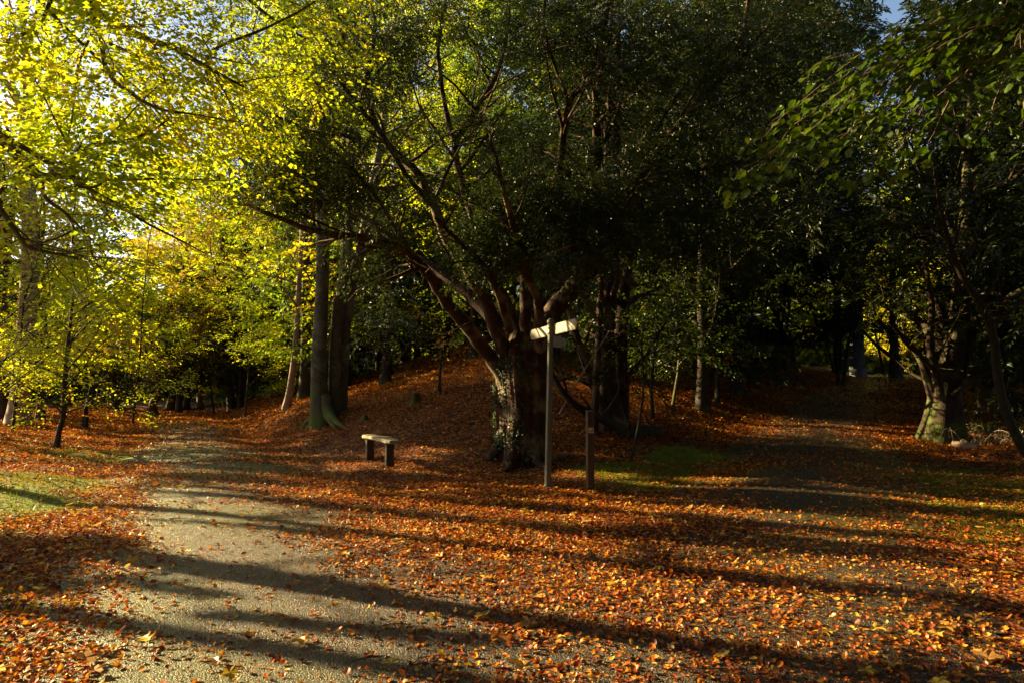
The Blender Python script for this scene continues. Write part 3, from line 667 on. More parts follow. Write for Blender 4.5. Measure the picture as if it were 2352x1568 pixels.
# ------------------------------------------------------------------ the big yew in the middle
YD = 13.6
yb = gpt(0.15, YD)
def build_yew():
    rng = np.random.default_rng(5)
    root = thing('yew_tree', 'massive old yew with a fluted reddish trunk and fanning limbs behind the signpost', 'tree', tuple(yb))
    mb = MB()
    # trunk: fluted column, traced outline
    rows = [(1197, 1090, .62), (1197, 1068, .56), (1198, 1040, .49), (1200, 1000, .455), (1201, 950, .45), (1201, 900, .47), (1199, 860, .50), (1198, 825, .50), (1200, 795, .44), (1203, 765, .33)]
    pts = [P(a, b, YD) for a, b, _ in rows]; rr = [r for _, _, r in rows]
    sp, sr = smooth_pts(pts, rr, 12)
    ph = [0.3, 2.1, 4.0, 1.2]
    def fl(t, th, p):
        zz = t * 3.2
        a = 1 + .10 * np.sin(3 * th + ph[0] + .3 * zz) + .07 * np.sin(7 * th + ph[1] + .5 * np.sin(zz * 1.3)) + .06 * np.abs(np.sin(6.5 * th + ph[2] + .35 * zz + .4 * np.sin(zz * 2)))
        a = a + .035 * np.sin(17 * th + ph[3] + 1.1 * np.sin(zz * 2.1)) + .03 * np.sin(29 * th + 2 * zz)
        nz = vn(np.broadcast_to(th * 3.0, (len(p), th.shape[1])), np.broadcast_to(t * 16, (len(p), th.shape[1])), 4)
        return a + .10 * (nz - .5)
    v, f = tube_vf(sp, sr, 110, flute=fl); mb.add(v, f)
    # buttress roots
    for ang, L in ((200, .7), (255, .6), (300, .8), (340, .9), (20, .6), (150, .7)):
        a = math.radians(ang); c = yb
        rp = [c + np.array([math.cos(a) * q, math.sin(a) * q, h]) for q, h in ((.25, .55), (.42, .25), (.55, .1), (.8 * L + .1, -.02), (L + .35, -.12))]
        s1, r1 = smooth_pts(rp, [.17, .15, .12, .08, .04], 4); v, f = tube_vf(s1, r1, 9); mb.add(v, f)
    LM = [  # (px,row,depth,radius m)
        [(1165, 880, 13.5, .17), (1112, 802, 13.3, .155), (1068, 745, 13.1, .145), (1030, 700, 12.9, .13), (990, 640, 12.7, .12), (955, 600, 12.4, .11), (905, 562, 12.1, .10), (830, 545, 11.8, .085), (740, 535, 11.6, .065), (650, 505, 11.3, .045), (560, 470, 11.1, .025)],
        [(1185, 850, 13.4, .19), (1138, 760, 13.1, .16), (1118, 700, 13.0, .15), (1072, 620, 12.8, .135), (1022, 540, 12.7, .12), (1000, 480, 12.7, .11), (958, 400, 12.7, .09), (880, 320, 12.8, .075), (850, 250, 12.9, .065), (843, 170, 13.0, .055), (862, 80, 13.2, .045), (850, -20, 13.3, .035), (840, -120, 13.3, .02)],
        [(1160, 790, 13.8, .15), (1092, 690, 14.1, .13), (1005, 625, 14.4, .11), (925, 572, 14.8, .09), (850, 510, 15.1, .07), (760, 470, 15.4, .05), (680, 450, 15.6, .03)],
        [(1195, 830, 13.7, .2), (1168, 710, 13.9, .15), (1132, 640, 14.1, .13), (1105, 560, 14.3, .12), (1065, 430, 14.6, .10), (1045, 330, 14.8, .09), (1092, 258, 15.0, .075), (1145, 160, 15.2, .06), (1165, 70, 15.4, .05), (1172, -40, 15.5, .03)],
        [(1045, 335, 14.8, .08), (1020, 230, 14.6, .065), (1008, 110, 14.4, .05), (1022, 0, 14.3, .04), (1010, -90, 14.2, .02)],
        [(1215, 810, 13.4, .16), (1205, 690, 13.2, .12), (1212, 600, 13.1, .10), (1255, 490, 13.2, .09), (1288, 365, 13.3, .085), (1308, 235, 13.5, .075), (1362, 160, 13.7, .055), (1385, 20, 14.0, .04), (1390, -60, 14, .025)],
        [(1308, 240, 13.5, .05), (1275, 150, 13.2, .04), (1250, 50, 13.0, .03), (1262, -60, 12.8, .02)],
        [(1235, 840, 13.7, .29), (1268, 720, 13.9, .24), (1330, 645, 14.1, .20), (1385, 585, 14.3, .175), (1405, 520, 14.5, .165), (1440, 440, 14.6, .16), (1500, 370, 14.8, .14), (1560, 290, 15.0, .12), (1620, 220, 15.2, .10), (1695, 120, 15.4, .075), (1720, 0, 15.5, .05), (1730, -90, 15.6, .03)],
        [(1385, 590, 14.3, .13), (1372, 470, 14.0, .12), (1370, 350, 13.8, .11), (1368, 240, 13.6, .09), (1380, 120, 13.4, .06), (1400, 0, 13.2, .04)],
        [(1000, 480, 12.7, .07), (935, 405, 12.3, .06), (870, 300, 12.0, .05), (790, 200, 11.7, .04), (720, 110, 11.4, .03), (640, 40, 11.2, .02)],
        [(1240, 800, 13.0, .14), (1235, 700, 12.2, .10), (1200, 600, 11.6, .08), (1170, 500, 11.2, .06), (1150, 400, 11.0, .04), (1120, 300, 10.9, .02)],
        [(1290, 690, 13.6, .11), (1345, 610, 12.9, .08), (1400, 540, 12.3, .055), (1450, 450, 12.0, .04), (1480, 360, 11.8, .02)],
        [(1440, 440, 14.6, .08), (1530, 400, 15.0, .06), (1600, 330, 15.5, .04), (1640, 250, 15.9, .02)],
        [(955, 600, 12.4, .06), (880, 480, 11.9, .05), (800, 380, 11.6, .04), (700, 300, 11.4, .03), (600, 250, 11.3, .02)],
        [(1170, 760, 13.0, .10), (1130, 640, 12.0, .07), (1060, 560, 11.4, .05), (1000, 500, 11.1, .03)],
    ]
    out = []; tips = []
    par = dict(YEW, ratio=.42, maxlen=2.5, dens=(1.2, 2.0, 2.8), minlen=.5, tipstep=.15)
    for i, lm in enumerate(LM):
        lp = [P(a, b, c) for a, b, c, _ in lm]; lr = [q[3] * .86 for q in lm]
        s1, r1 = smooth_pts(lp, lr, 5)
        s1[1:-1] += rng.normal(0, .012, s1[1:-1].shape)
        v, f = tube_vf(s1, r1, 14 if i < 9 else 9, flute=lambda t, th, p: 1 + .10 * np.sin(3 * th + 4 * t) + .05 * np.sin(7 * th - 3 * t)); mb.add(v, f)
        LL = float(np.linalg.norm(np.diff(s1, axis=0), axis=1).sum())
        along_children(s1, r1, 1, 3, rng, out, tips, par, LL, t0=.42 if i in (0, 1, 2, 3, 5, 7) else .3)
    build_wood(mb, out, .0045)
    for (cx, cyy, cd, rx_, rz_, m) in ((1180, 500, 12.2, 1.5, .75, 420), (1050, 560, 12.0, .9, .45, 150), (1330, 470, 12.6, 1.2, .8, 260), (1500, 480, 13.0, 1.5, .8, 300), (1650, 350, 13.6, 1.5, 1.1, 300), (1720, 130, 14.0, 1.6, 1.2, 280), (1480, 120, 14.0, 1.6, 1.0, 220), (1600, 560, 13.4, 1.3, .5, 160), (1230, 575, 11.9, .9, .35, 150), (1120, 610, 12.1, .5, .25, 60), (700, 230, 11.8, 1.2, .9, 220), (800, 420, 11.8, 1.2, .7, 200), (620, 400, 11.6, .9, .5, 110), (880, 720, 14.8, .7, .9, 130), (1000, 100, 13.6, 1.6, .8, 170), (1250, 60, 13.8, 1.6, .7, 200), (850, 60, 12.4, 1.3, .8, 150)):
        c = P(cx, cyy, cd)
        for _ in range(int(m * (1.9 if cx < 1400 and cyy > 300 else 1.1))):
            q = rng.normal(0, .5, 3) * np.array([rx_, .9, rz_]); tips.append((c + q, norm(q * np.array([1, 1, .2]) + rng.normal(0, .4, 3))))
    # bare pale twigs near the fork
    for st, dr in (((1365, 640, 13.2), (.9, -.2, .25)), ((1310, 600, 12.6), (.8, -.1, .3)), ((1340, 560, 12.6), (.95, -.3, .05)), ((1080, 740, 12.8), (-.9, -.3, .05)), ((900, 620, 12.2), (-.5, -.3, -.4)), ((1330, 650, 12.9), (.6, -.4, .5))):
        o2 = []; t2 = []
        limb(P(*st), np.array(dr), 1.3, .018, 1, 3, rng, o2, t2, dict(par, wob=.22, up=(0, .0, 0, 0)))
        build_wood(mb, o2, .003)
    o = mb.build('trunk', M['yewbark'], root); 
    o.data.transform(__import__('mathutils').Matrix.Translation(Vector(-yb)))
    # keep the fork and the front of the trunk clear of foliage
    def extra(p):
        px = 1176 + F * p[:, 0] / p[:, 1]; row = 885 - F * (p[:, 2] - EYE) / p[:, 1]
        low = (row > 650 + 50 * np.sin(px * .02)) & ~((px > 760) & (px < 960) & (row < 840))
        gap = (np.hypot((px - 1065) / 30, (row - 320) / 40) < 1) & (p[:, 1] < 14.9)
        g2 = (np.hypot((px - 940) / 60, (row - 620) / 60) < 1)
        return ~(low | gap | g2) & (p[:, 2] > 1.3)
    v, f = leaves_from_tips(tips, 'yew', 46, .050, rng, .45, True, 1.25, .4, .16, extra, .5)
    mc = MB(); mc.add(v - yb, f); mc.build('crown', M['yew'], root, False)
    print('yew tips', len(tips), 'faces', len(f))
    # ivy and young shoots clinging to the sunlit side of the trunk
    n = 2600; th = np.radians(rng.uniform(150, 290, n)); zz = rng.random(n) * 2.3
    rad = np.interp(zz, [0, .3, 1, 2.3], [.60, .50, .47, .52]) + rng.random(n) * .08
    k = fbm(th * 3, zz * 2.5, 61) > .56; th = th[k]; zz = zz[k]; rad = rad[k]; n = len(th)
    pos = np.stack([rad * np.cos(th) + .0, rad * np.sin(th), zz + .02], 1)
    nz = np.stack([np.cos(th), np.sin(th), .3 + 0 * th], 1) + rng.normal(0, .5, (n, 3)); nz /= np.linalg.norm(nz, axis=1)[:, None]
    d = np.stack([-np.sin(th), np.cos(th), -.6 + 0 * th], 1) + rng.normal(0, .5, (n, 3)); d -= nz * (d * nz).sum(1)[:, None]; d /= np.linalg.norm(d, axis=1)[:, None]
    v, f = place(LEAF4, pos, d, np.cross(nz, d), nz, .035 + .04 * rng.random(n), widths=1.2 + 0 * th)
    mc = MB(); mc.add(v, f); mc.build('ivy', M['dark'], root, False)
    return root
build_yew()

# ------------------------------------------------------------------ fingerpost
mat_sign = wood_mat('weathered_white_paint', (0.20, 0.19, 0.14), (0.32, 0.30, 0.23), (1, 1, 9), (0.13, 0.13, 0.06), .55)
mat_pole = wood_mat('dull_green_grey_paint', (0.07, 0.072, 0.05), (0.135, 0.138, 0.10), (2, 2, .6), (0.09, 0.11, 0.05), .5)
mat_edge = wood_mat('dark_painted_rim', (0.05, 0.05, 0.04), (0.10, 0.10, 0.08))
mat_slate = wood_mat('shaded_grey_paint', (0.30, 0.31, 0.29), (0.44, 0.45, 0.42), (1, 1, 9), (0.14, 0.16, 0.10), .5)  # plain grey paint of the lower arm
g = G(1258, 1121); pole_y = g[1]
top = P(1265, 742, pole_y)
root = thing('fingerpost', 'tall grey fingerpost with ball top and pale pointed arms at the fork', 'signpost', tuple(g))
def fl_pole(t, th, p): return 1 - .10 * np.clip(np.cos(8 * th), 0, 1) ** 2
hp = top - g
mb = MB(); pp = np.array([np.array([0, 0, -.2]), hp * .05, hp * .3, hp * .6, hp * .93]); v, f = tube_vf(pp, [.054, .052, .050, .047, .043], 48, fl_pole); mb.add(v, f)
mb.build('pole', mat_pole, root)
mb = MB(); pr = [(0.93, .050), (.935, .054), (.945, .054), (.95, .045), (.965, .045), (.97, .052), (.978, .052), (.982, .030), (.992, .028)]
v, f = tube_vf([hp * a for a, _ in pr], [b for _, b in pr], 24); mb.add(v, f); mb.build('collar', mat_pole, root)
mb = MB(); cs = []
for i in range(13):
    a = -math.pi / 2 * .85 + (math.pi * .925) * i / 12; cs.append((math.sin(a) * .052, max(.001, math.cos(a) * .058)))
v, f = tube_vf([hp * .992 + np.array([0, 0, .04 + a]) for a, _ in cs], [b for _, b in cs], 20); mb.add(v, f); mb.build('ball_finial', mat_pole, root)
mb = MB(); v, f = tube_vf([np.array([0, 0, -.05]), np.array([0, 0, .03]), np.array([0, 0, .06])], [.075, .072, .054], 16); mb.add(v, f); mb.build('base_collar', mat_pole, root)
def finger(dirv, c0, length, hgt, mat, start=.0, droop=0.0, hook=.05):
    d = norm(np.array([dirv[0], dirv[1], droop])); up = np.array([0, 0, 1.0]); nrm = norm(np.cross(d, up)); up = np.cross(nrm, d)
    h = hgt / 2; tip = hgt * .30
    ol = [(start, -h), (length - tip, -h), (length - .012, -h * .22), (length, 0), (length - .012, h * .22), (length - tip, h), (start, h)]
    n = len(ol); V = []
    for off in (-.014, .014): V += [c0 + d * a + up * b + nrm * off for a, b in ol]
    Fc = [(i, (i + 1) % n, n + (i + 1) % n, n + i) for i in range(n)]
    mb = MB(); mb.add(V, Fc); mb.add(V, [tuple(range(n))[::-1]]); mb.add(V, [tuple(range(n, 2 * n))])
    o = mb.build('finger_arm', mat, root, False)
    # raised rim along the outline
    rim = []
    for sd in (-1, 1):
        path = [c0 + d * (start + .01) + up * (h - .012) , c0 + d * (length - tip - .006) + up * (h - .012), c0 + d * (length - .02) , c0 + d * (length - tip - .006) - up * (h - .012), c0 + d * (start + .01) - up * (h - .012)]
        v, f = tube_vf([p + nrm * sd * .015 for p in path], .0035, 6); rim.append((v, f))
    mb = MB()
    for v, f in rim: mb.add(v, f)
    mb.build('rim', mat, o, True)
    return o
fd = norm(np.array([.43, -.90, 0.])); back = norm(np.array([.90, .43, 0]))
z1 = P(1265, 757, pole_y)[2] - g[2]; c0 = np.array([hp[0] * .93, hp[1] * .93, z1]) + back * .045
fin_r = finger(fd, c0, .74, .16, mat_sign, .02, .05); fin_l = finger(-fd, c0, .76, .16, mat_sign, .02, -.05)
fin_r['label'] = 'pale arm pointing right towards the camera'; fin_l['label'] = 'brightest sunlit pale arm pointing left and away'
z2 = P(1265, 778, pole_y)[2] - g[2] - .03
f2 = finger((.42, .9), np.array([hp[0] * .88, hp[1] * .88, z2]) + norm(np.array([.42, .9, 0])) * .045, .62, .17, mat_slate, .0)
f2['label'] = 'shaded dark grey lower arm pointing away to the right'
# bracket straps and bolts
for zz in (z1 - .06, z1 + .06):
    mb = MB()
    v, f = tube_vf([np.array([hp[0] * .93, hp[1] * .93, zz - .012]), np.array([hp[0] * .93, hp[1] * .93, zz + .012])], [.0505, .0505], 20); mb.add(v, f); mb.build('bracket', mat_pole, root)

# ------------------------------------------------------------------ waymark post
g = G(1356, 1126); tp = P(1355, 941, g[1]); hgt = tp[2] - g[2]
mat_post = wood_mat('brown_post_wood', (0.05, 0.026, 0.015), (0.12, 0.065, 0.035), (3, 3, .5), (0.08, 0.09, 0.04), .8)
mat_plq = wood_mat('pale_waymark_disc', (0.50, 0.46, 0.36), (0.62, 0.58, 0.46), (1, 1, 1), None, .4)
mat_blk = wood_mat('black_print', (0.015, 0.013, 0.012), (0.03, 0.026, 0.022), (1, 1, 1), None, .5)
root = thing('waymark_post', 'short square brown wooden post with a small waymark plaque beside the fingerpost', 'post', tuple(g))
ca, sa = math.cos(.18), math.sin(.18); AX = np.array([ca, sa, 0]); AY = np.array([-sa, ca, 0]); AZ = np.array([0, 0, 1.0])
W = .105
mb = MB(); v, q, caps = box_vf((0, 0, hgt / 2 - .1), AX, AY, AZ, W, W, hgt + .2, .007)
v[(v[:, 2] > hgt - .05) & ((v @ AY) < 0), 2] -= .02
mb.add(v, q); mb.add(v, caps); mb.build('post', mat_post, root, False)
zc = hgt - .30; fc0 = -AY * (W / 2 + .002)
mb = MB(); v, q, caps = box_vf(fc0 + AZ * zc + AY * .0, AX, AZ, -AY, .082, .082, .006, .004); mb.add(v, q); mb.add(v, caps)
pq = mb.build('plaque', mat_plq, root, False)
mb = MB(); arc = []
for i in range(15):
    a = math.radians(150 + 240 * i / 14); arc.append(fc0 - AY * .004 + AX * (math.cos(a) * .021) + AZ * (zc + .0 + math.sin(a) * .021))
v, f = tube_vf(arc, [.006] * 15, 6); mb.add(v, f)
e = fc0 - AY * .005
tri = [e + AX * .030 + AZ * (zc + .008), e + AX * .004 + AZ * (zc + .012), e + AX * .016 + AZ * (zc + .032)]
tri += [p - AY * .003 for p in tri]
mb.add(tri, [(3, 4, 5), (0, 2, 1)]); mb.add(tri, [(0, 1, 4, 3), (1, 2, 5, 4), (2, 0, 3, 5)])
mb.build('arrow_mark', mat_blk, pq, False)

# ------------------------------------------------------------------ bench
mat_seat = wood_mat('pale_weathered_seat', (0.22, 0.18, 0.10), (0.38, 0.32, 0.19), (1, 14, 14), (0.16, 0.17, 0.07), .75)
mat_leg = wood_mat('dark_bench_leg', (0.03, 0.020, 0.013), (0.07, 0.05, 0.03), (4, 4, .8), (0.07, 0.08, 0.03), .85)
gl = G(849, 1058); gr = G(894, 1074)
ctr = (gl + gr) / 2; bd = gr - gl; blen = math.hypot(bd[0], bd[1]); ang = math.atan2(bd[1], bd[0])
root = thing('bench', 'rustic backless wooden bench with a thick pale slab seat on fallen leaves', 'bench', tuple(ctr)); root.rotation_euler = (0, 0, ang)
zs = .47
nL = 17; V = []
for i in range(nL):
    t = i / (nL - 1) - .5; x = t * (blen + .46)
    wv = .140 + .006 * math.sin(7 * t + 1) + .003 * math.sin(17 * t); endt = 1 - .35 * max(0, abs(t) * 2 - .86) / .14
    b0 = -wv * endt + .004 * math.sin(9 * t); b1 = wv * endt + .004 * math.sin(11 * t + 2); th = .036 + .004 * math.sin(8 * t)
    zz = zs + .02 * math.cos(t * 3.0) - .012 * t
    V += [(x, b0 + .02, zz - th), (x, b0, zz - th * .4), (x, b0 + .004, zz + th * .5), (x, b0 + .022, zz + th), (x, 0, zz + th + .002), (x, b1 - .022, zz + th), (x, b1 - .004, zz + th * .5), (x, b1, zz - th * .4), (x, b1 - .02, zz - th), (x, 0, zz - th - .001)]
Fc = [(i * 10 + j, (i + 1) * 10 + j, (i + 1) * 10 + (j + 1) % 10, i * 10 + (j + 1) % 10) for i in range(nL - 1) for j in range(10)]
mb = MB(); mb.add(V, Fc); mb.add(V, [tuple(range(10)), tuple(range(nL * 10 - 1, nL * 10 - 11, -1))])
mb.build('seat', mat_seat, root, False)
for sx, gg in ((-1, gl), (1, gr)):
    zb = gg[2] - ctr[2]; mb = MB(); V = []
    for k, (hz, e) in enumerate(((-.25, 1.04), (.1, 1.0), (.3, .97), (.448 + .0 - 0, 1.02))):
        z = zb * (1 if k < 2 else 0) + hz if k else zb - .2
        for a, b in ((-.050, -.065), (-.038, -.078), (.038, -.078), (.052, -.062), (.050, .066), (.038, .078), (-.038, .078), (-.052, .062)):
            V.append((sx * blen / 2 + a * e + .006 * math.sin(3 * k + sx), b * e, z))
    Fc = [(i * 8 + j, i * 8 + (j + 1) % 8, (i + 1) * 8 + (j + 1) % 8, (i + 1) * 8 + j) for i in range(3) for j in range(8)]
    mb.add(V, Fc); mb.add(V, [tuple(range(24, 32))]); mb.build('leg', mat_leg, root, False)

# ------------------------------------------------------------------ bollard, stumps, logs
g = G(195, 986)
root = thing('bollard', 'short dark wooden bollard on the verge at the far bend of the left road', 'bollard', tuple(g))
mb = MB(); v, q, caps = box_vf((0, 0, .14), (1, 0, 0), (0, 1, 0), (0, 0, 1), .16, .16, .62, .015); mb.add(v, q); mb.add(v, caps); mb.build('post', M['darkbark'], root, False)
mb = MB(); v, q, caps = box_vf((0, 0, .38), (1, 0, 0), (0, 1, 0), (0, 0, 1), .164, .164, .03, .003); mb.add(v, q); mb.add(v, caps); mb.build('band', mat_post, root, False)
def stump(px, row, r, h, label, lean=0):
    g = G(px, row); rng = np.random.default_rng(px)
    n = 20; V = []; prof = [(1.6, -.15), (1.35, 0), (1.08, .25), (.98, .6), (.95, 1.0)]
    ph = rng.random(3) * 6
    for q, hz in prof:
        for j in range(n):
            a = 6.283 * j / n; rr = r * q * (1 + .13 * math.sin(3 * a + ph[0]) + .08 * math.sin(5 * a + ph[1]))
            V.append((rr * math.cos(a) + lean * hz * h, rr * math.sin(a), h * hz + (.05 * h * math.sin(2 * a + ph[2]) if hz == 1 else 0)))
    V.append((lean * h, 0, h * .93)); Fc = [(i * n + j, i * n + (j + 1) % n, (i + 1) * n + (j + 1) % n, (i + 1) * n + j) for i in range(4) for j in range(n)]
    mb = MB(); mb.add(V, Fc); mb.add(V, [(4 * n + j, 4 * n + (j + 1) % n, 5 * n) for j in range(n)])
    o = mb.build('tree_stump', M['mossy'], None, True); o.location = g; tag(o, label, 'stump')
stump(952, 925, .12, .24, 'small mossy tree stump lit on the leafy slope left of the yew', .1)
stump(2262, 990, .20, 1.1, 'tall rotten stump with bright yellow-green moss behind the right-hand yew', .05)
stump(838, 965, .07, .14, 'low dark broken stump on the slope just right of the twin trunks')
def log(name, label, cat, pts, rad, mat, twigs=0, seed=0):
    rng = np.random.default_rng(seed); pts = np.array(pts); b = pts[0].copy()
    sp, sr = smooth_pts(pts, rad, 5); mb = MB()
    v, f = tube_vf(sp, sr, 9, flute=lambda t, th, p: 1 + .08 * np.sin(3 * th + 5 * t)); mb.add(v - b, f)
    for e in (0, -1):
        nn = 9; i0 = 0 if e == 0 else (len(sp) - 1) * 9
        mb.add(np.vstack([v - b]), [tuple(i0 + k for k in range(9))])
    out = []; t = []
    if twigs:
        along_children(sp, sr, 1, 3, rng, out, t, dict(BEECH, wob=.2, dens=(1, twigs, 2)), 3.0, t0=.3)
        m2 = MB(); build_wood(m2, out, .0)
        for vv, ff in zip(m2.v, m2.f): pass
        off = 0
        for vv, ff in zip(m2.v, m2.f): mb.add(vv - b, ff - off); off += len(vv)
    o = mb.build(name, M[mat], None, True); o.location = b; tag(o, label, cat)
log('fallen_branch', 'dark fallen branch leaning on the ground between the yew and the right trunks', 'branch', [P(1430, 985, 15.3), P(1380, 960, 14.9), P(1330, 935, 14.6), P(1290, 895, 14.5), P(1265, 850, 14.6)], [.10, .09, .08, .06, .04], 'darkbark', 1.2, 3)
log('fallen_branch', 'thin curved dead branch rising from the fallen branch right of the yew', 'branch', [P(1375, 958, 14.8), P(1400, 935, 14.7), P(1420, 900, 14.6), P(1425, 870, 14.5)], [.045, .04, .03, .012], 'darkbark', 0, 4)
log('leaning_pole', 'long thin pale stick leaning up to the right behind the fingerpost', 'stick', [P(1285, 950, 14.8), P(1330, 870, 14.3), P(1400, 760, 13.8)], [.022, .018, .010], 'palebark', 0, 5)
a = G(1520, 998); b2 = G(1440, 1003)
log('fallen_log', 'dark rotting log lying at the foot of the trunks right of the yew', 'log', [a + [0, 0, .06], (a + b2) / 2 + [0, 0, .1], b2 + [0, 0, .07]], [.11, .14, .10], 'darkbark', 0, 6)
a = G(2215, 1032)
log('fallen_log', 'short pale sawn log end catching the sun beside the right-hand yew', 'log', [a + [-.12, .2, .10], a + [0, 0, .09], a + [.14, -.28, .06]], [.075, .085, .07], 'palebark', 0, 7)
a = G(520, 925); b2 = G(430, 945)
log('fallen_log', 'mossy log on top of the sunlit bank beside the left road', 'log', [a + [0, 0, .08], (a + b2) / 2 + [0, 0, .12], b2 + [0, 0, .05]], [.10, .13, .08], 'mossy', 0, 8)

# ------------------------------------------------------------------ beech with crooked limbs overhanging from the left edge
def overhanging():
    rng = np.random.default_rng(21); b = gpt(-8.9, 8.5)
    lb = []
    def L(px, dep, rad): lb.append((ptrunk(px, dep), rad))
    L([(-330, -60), (60, -60), (170, -5), (240, 40), (330, 88), (400, 112), (470, 152), (560, 200)], [8.3, 8.2, 8.1, 8.0, 8.0, 8.0, 8.1, 8.3], [.085, .07, .055, .05, .045, .036, .026, .012])
    L([(215, 20), (232, 90), (246, 165), (300, 215), (370, 252), (440, 262), (540, 280)], [8.05, 7.9, 7.8, 7.8, 7.9, 8.1, 8.3], [.036, .032, .028, .022, .018, .012, .008])
    L([(470, 152), (500, 110), (600, 70), (690, 25), (760, -20)], [8.1, 8.3, 8.5, 8.8, 9.0], [.025, .02, .017, .013, .008])
    L([(250, 100), (330, 135), (420, 175), (520, 210)], [8, 8.2, 8.4, 8.6], [.02, .016, .012, .006])
    L([(-330, 160), (-60, 270), (0, 318), (55, 372), (90, 403), (125, 405), (165, 385), (190, 350), (225, 330), (290, 325), (350, 300), (395, 268)], [8.4, 7.6, 7.5, 7.5, 7.5, 7.5, 7.5, 7.6, 7.7, 7.9, 8.1, 8.2], [.10, .07, .062, .055, .05, .045, .038, .034, .028, .024, .018, .008])
    L([(95, 403), (105, 455), (150, 490), (168, 520), (165, 560)], 7.5, [.026, .022, .018, .014, .008])
    L([(168, 385), (175, 425), (215, 430), (245, 415)], 7.5, [.022, .019, .014, .008])
    L([(155, 492), (200, 540), (240, 580)], 7.6, [.014, .01, .006])
    L([(-330, 330), (-40, 440), (0, 480), (45, 545), (70, 570), (150, 588), (200, 600)], [8.4, 7.2, 7.1, 7.1, 7.1, 7.2, 7.3], [.05, .035, .03, .026, .02, .012, .006])
    L([(-330, -300), (100, -260), (330, -150), (500, -60), (620, 40), (680, 60)], [8.6, 9.2, 9.6, 9.8, 10, 10.2], [.10, .08, .06, .045, .025, .01])
    return tree('beech_tree', 'beech on the left edge with dark crooked limbs reaching over the left road', 'tree', b,
         [b, b + [0, .1, 1.5], b + [.15, .05, 3.5], b + [.2, 0, 5.5], b + [.1, .1, 8], b + [.2, .3, 11], b + [.3, .4, 14]], [.20, .17, .15, .14, .12, .09, .04],
         leaf='yellow', size=.068, nleaf=18, seed=21, par=dict(maxlen=2.6, lratio=.42, dens=(.7, 2.6, 3.4), tipstep=.10), limbs=lb, maxlev=3, t0=.35, minr=.004, strength=.97)
overhanging()

# ------------------------------------------------------------------ beeches on the bank left of the yew
g = G(742, 972)
t1 = ptrunk([(738, 975), (733, 900), (733, 800), (738, 700), (741, 600), (742, 480), (746, 330), (752, 150), (756, -60), (760, -300)], [g[1]] * 6 + [g[1] + .2, g[1] + .5, g[1] + .8, g[1] + 1]); t1[0] = g
t2 = ptrunk([(770, 965), (768, 880), (770, 780), (776, 700), (790, 640), (797, 560), (802, 450), (812, 250), (822, 0), (830, -250)], g[1] + .35)
t3 = ptrunk([(780, 965), (785, 860), (793, 740), (812, 640), (832, 560), (852, 450), (880, 300), (900, 100), (930, -100)], g[1] + .7)
rt = []
for ex, ey in ((672, 992), (696, 996), (722, 990), (775, 985), (800, 985)):
    e = G(ex, ey); rt.append(([g + (e - g) * .10 + [0, 0, .75], g + (e - g) * .25 + [0, 0, .32], g + (e - g) * .5 + [0, 0, .14], g + (e - g) * .75 + [0, 0, .05], e + [0, 0, -.04]], [.15, .12, .085, .055, .03]))
def tree_roots(root, rts, bark):
    mb = MB(); b = np.array(root.location)
    for p, r in rts:
        s, q = smooth_pts(p, r, 4); v, f = tube_vf(s, q, 8); mb.add(v - b, f)
    mb.build('roots', M[bark], root)
par_b = dict(lt0=.5, maxlen=4.5, dens=(.8, 1.3, 2.2), tipstep=.2, lratio=.3)
r_ = tree('beech_tree', 'triple-stemmed grey beech with mossy roots on the bank between left road and yew', 'tree', g, t1, [.27, .225, .20, .185, .18, .17, .155, .13, .10, .05],
     leaf='yellow', size=.075, nleaf=12, seed=31, par=par_b, limbs=[(t2, [.21, .18, .16, .15, .145, .14, .12, .10, .08, .03]), (t3, [.22, .18, .165, .155, .15, .13, .10, .08, .03])], t0=.48, maxlev=3, minr=.006, flare=1.5, strength=.5,
     extra=lambda p: p[:, 2] > 4.0)
tree_roots(r_, rt, 'mossy')
def pt(px, dep=None):
    g = G(*px[0]); d = g[1] if dep is None else dep
    p = ptrunk(px, d); p[0] = G(*px[0]); return g, p
g, p = pt([(622, 905), (616, 845), (602, 745), (587, 665), (574, 560), (566, 400), (560, 200), (555, 0), (550, -200)])
tree('beech_tree', 'dark beech curving left at the top, leftmost big trunk on the bank', 'tree', g, p, [.24, .20, .19, .185, .18, .16, .13, .09, .04], bark='darkbark', leaf='yellow', seed=32, size=.085, par=par_b, t0=.3, nleaf=10, flare=1.7, strength=.5,
     limbs=[(ptrunk([(585, 640), (552, 612), (510, 585), (470, 556), (400, 545)], g[1] - .5), [.10, .08, .06, .04, .02])])
g, p = pt([(653, 912), (650, 860), (651, 780), (656, 690), (660, 600), (664, 400), (668, 200), (672, 0), (675, -200)])
tree('beech_tree', 'thick straight reddish-brown trunk behind the slim pale leaning stem', 'tree', g, p, [.33, .28, .27, .265, .26, .23, .18, .12, .05], bark='yewbark', leaf='green', seed=33, size=.085, par=par_b, t0=.35, nleaf=10, strength=.5)
g, p = pt([(657, 940), (667, 885), (676, 820), (682, 740), (686, 660), (692, 560), (700, 400), (706, 240), (710, 100)])
tree('birch_tree', 'slim pale leaning trunk left of the triple-stemmed beech', 'tree', g, p, [.15, .125, .12, .11, .10, .09, .07, .05, .02], bark='palebark', leaf='green', seed=34, size=.07, par=dict(par_b, maxlen=2), t0=.4, nleaf=10, strength=.4)
g, p = pt([(700, 915), (702, 800), (704, 650), (708, 450), (712, 250), (714, 0)])
tree('beech_tree', 'dark narrow trunk in shade just left of the triple-stemmed beech', 'tree', g, p, [.24, .2, .19, .17, .12, .05], bark='darkbark', leaf='dark', seed=35, size=.09, par=par_b, t0=.4, nleaf=9, strength=.4)
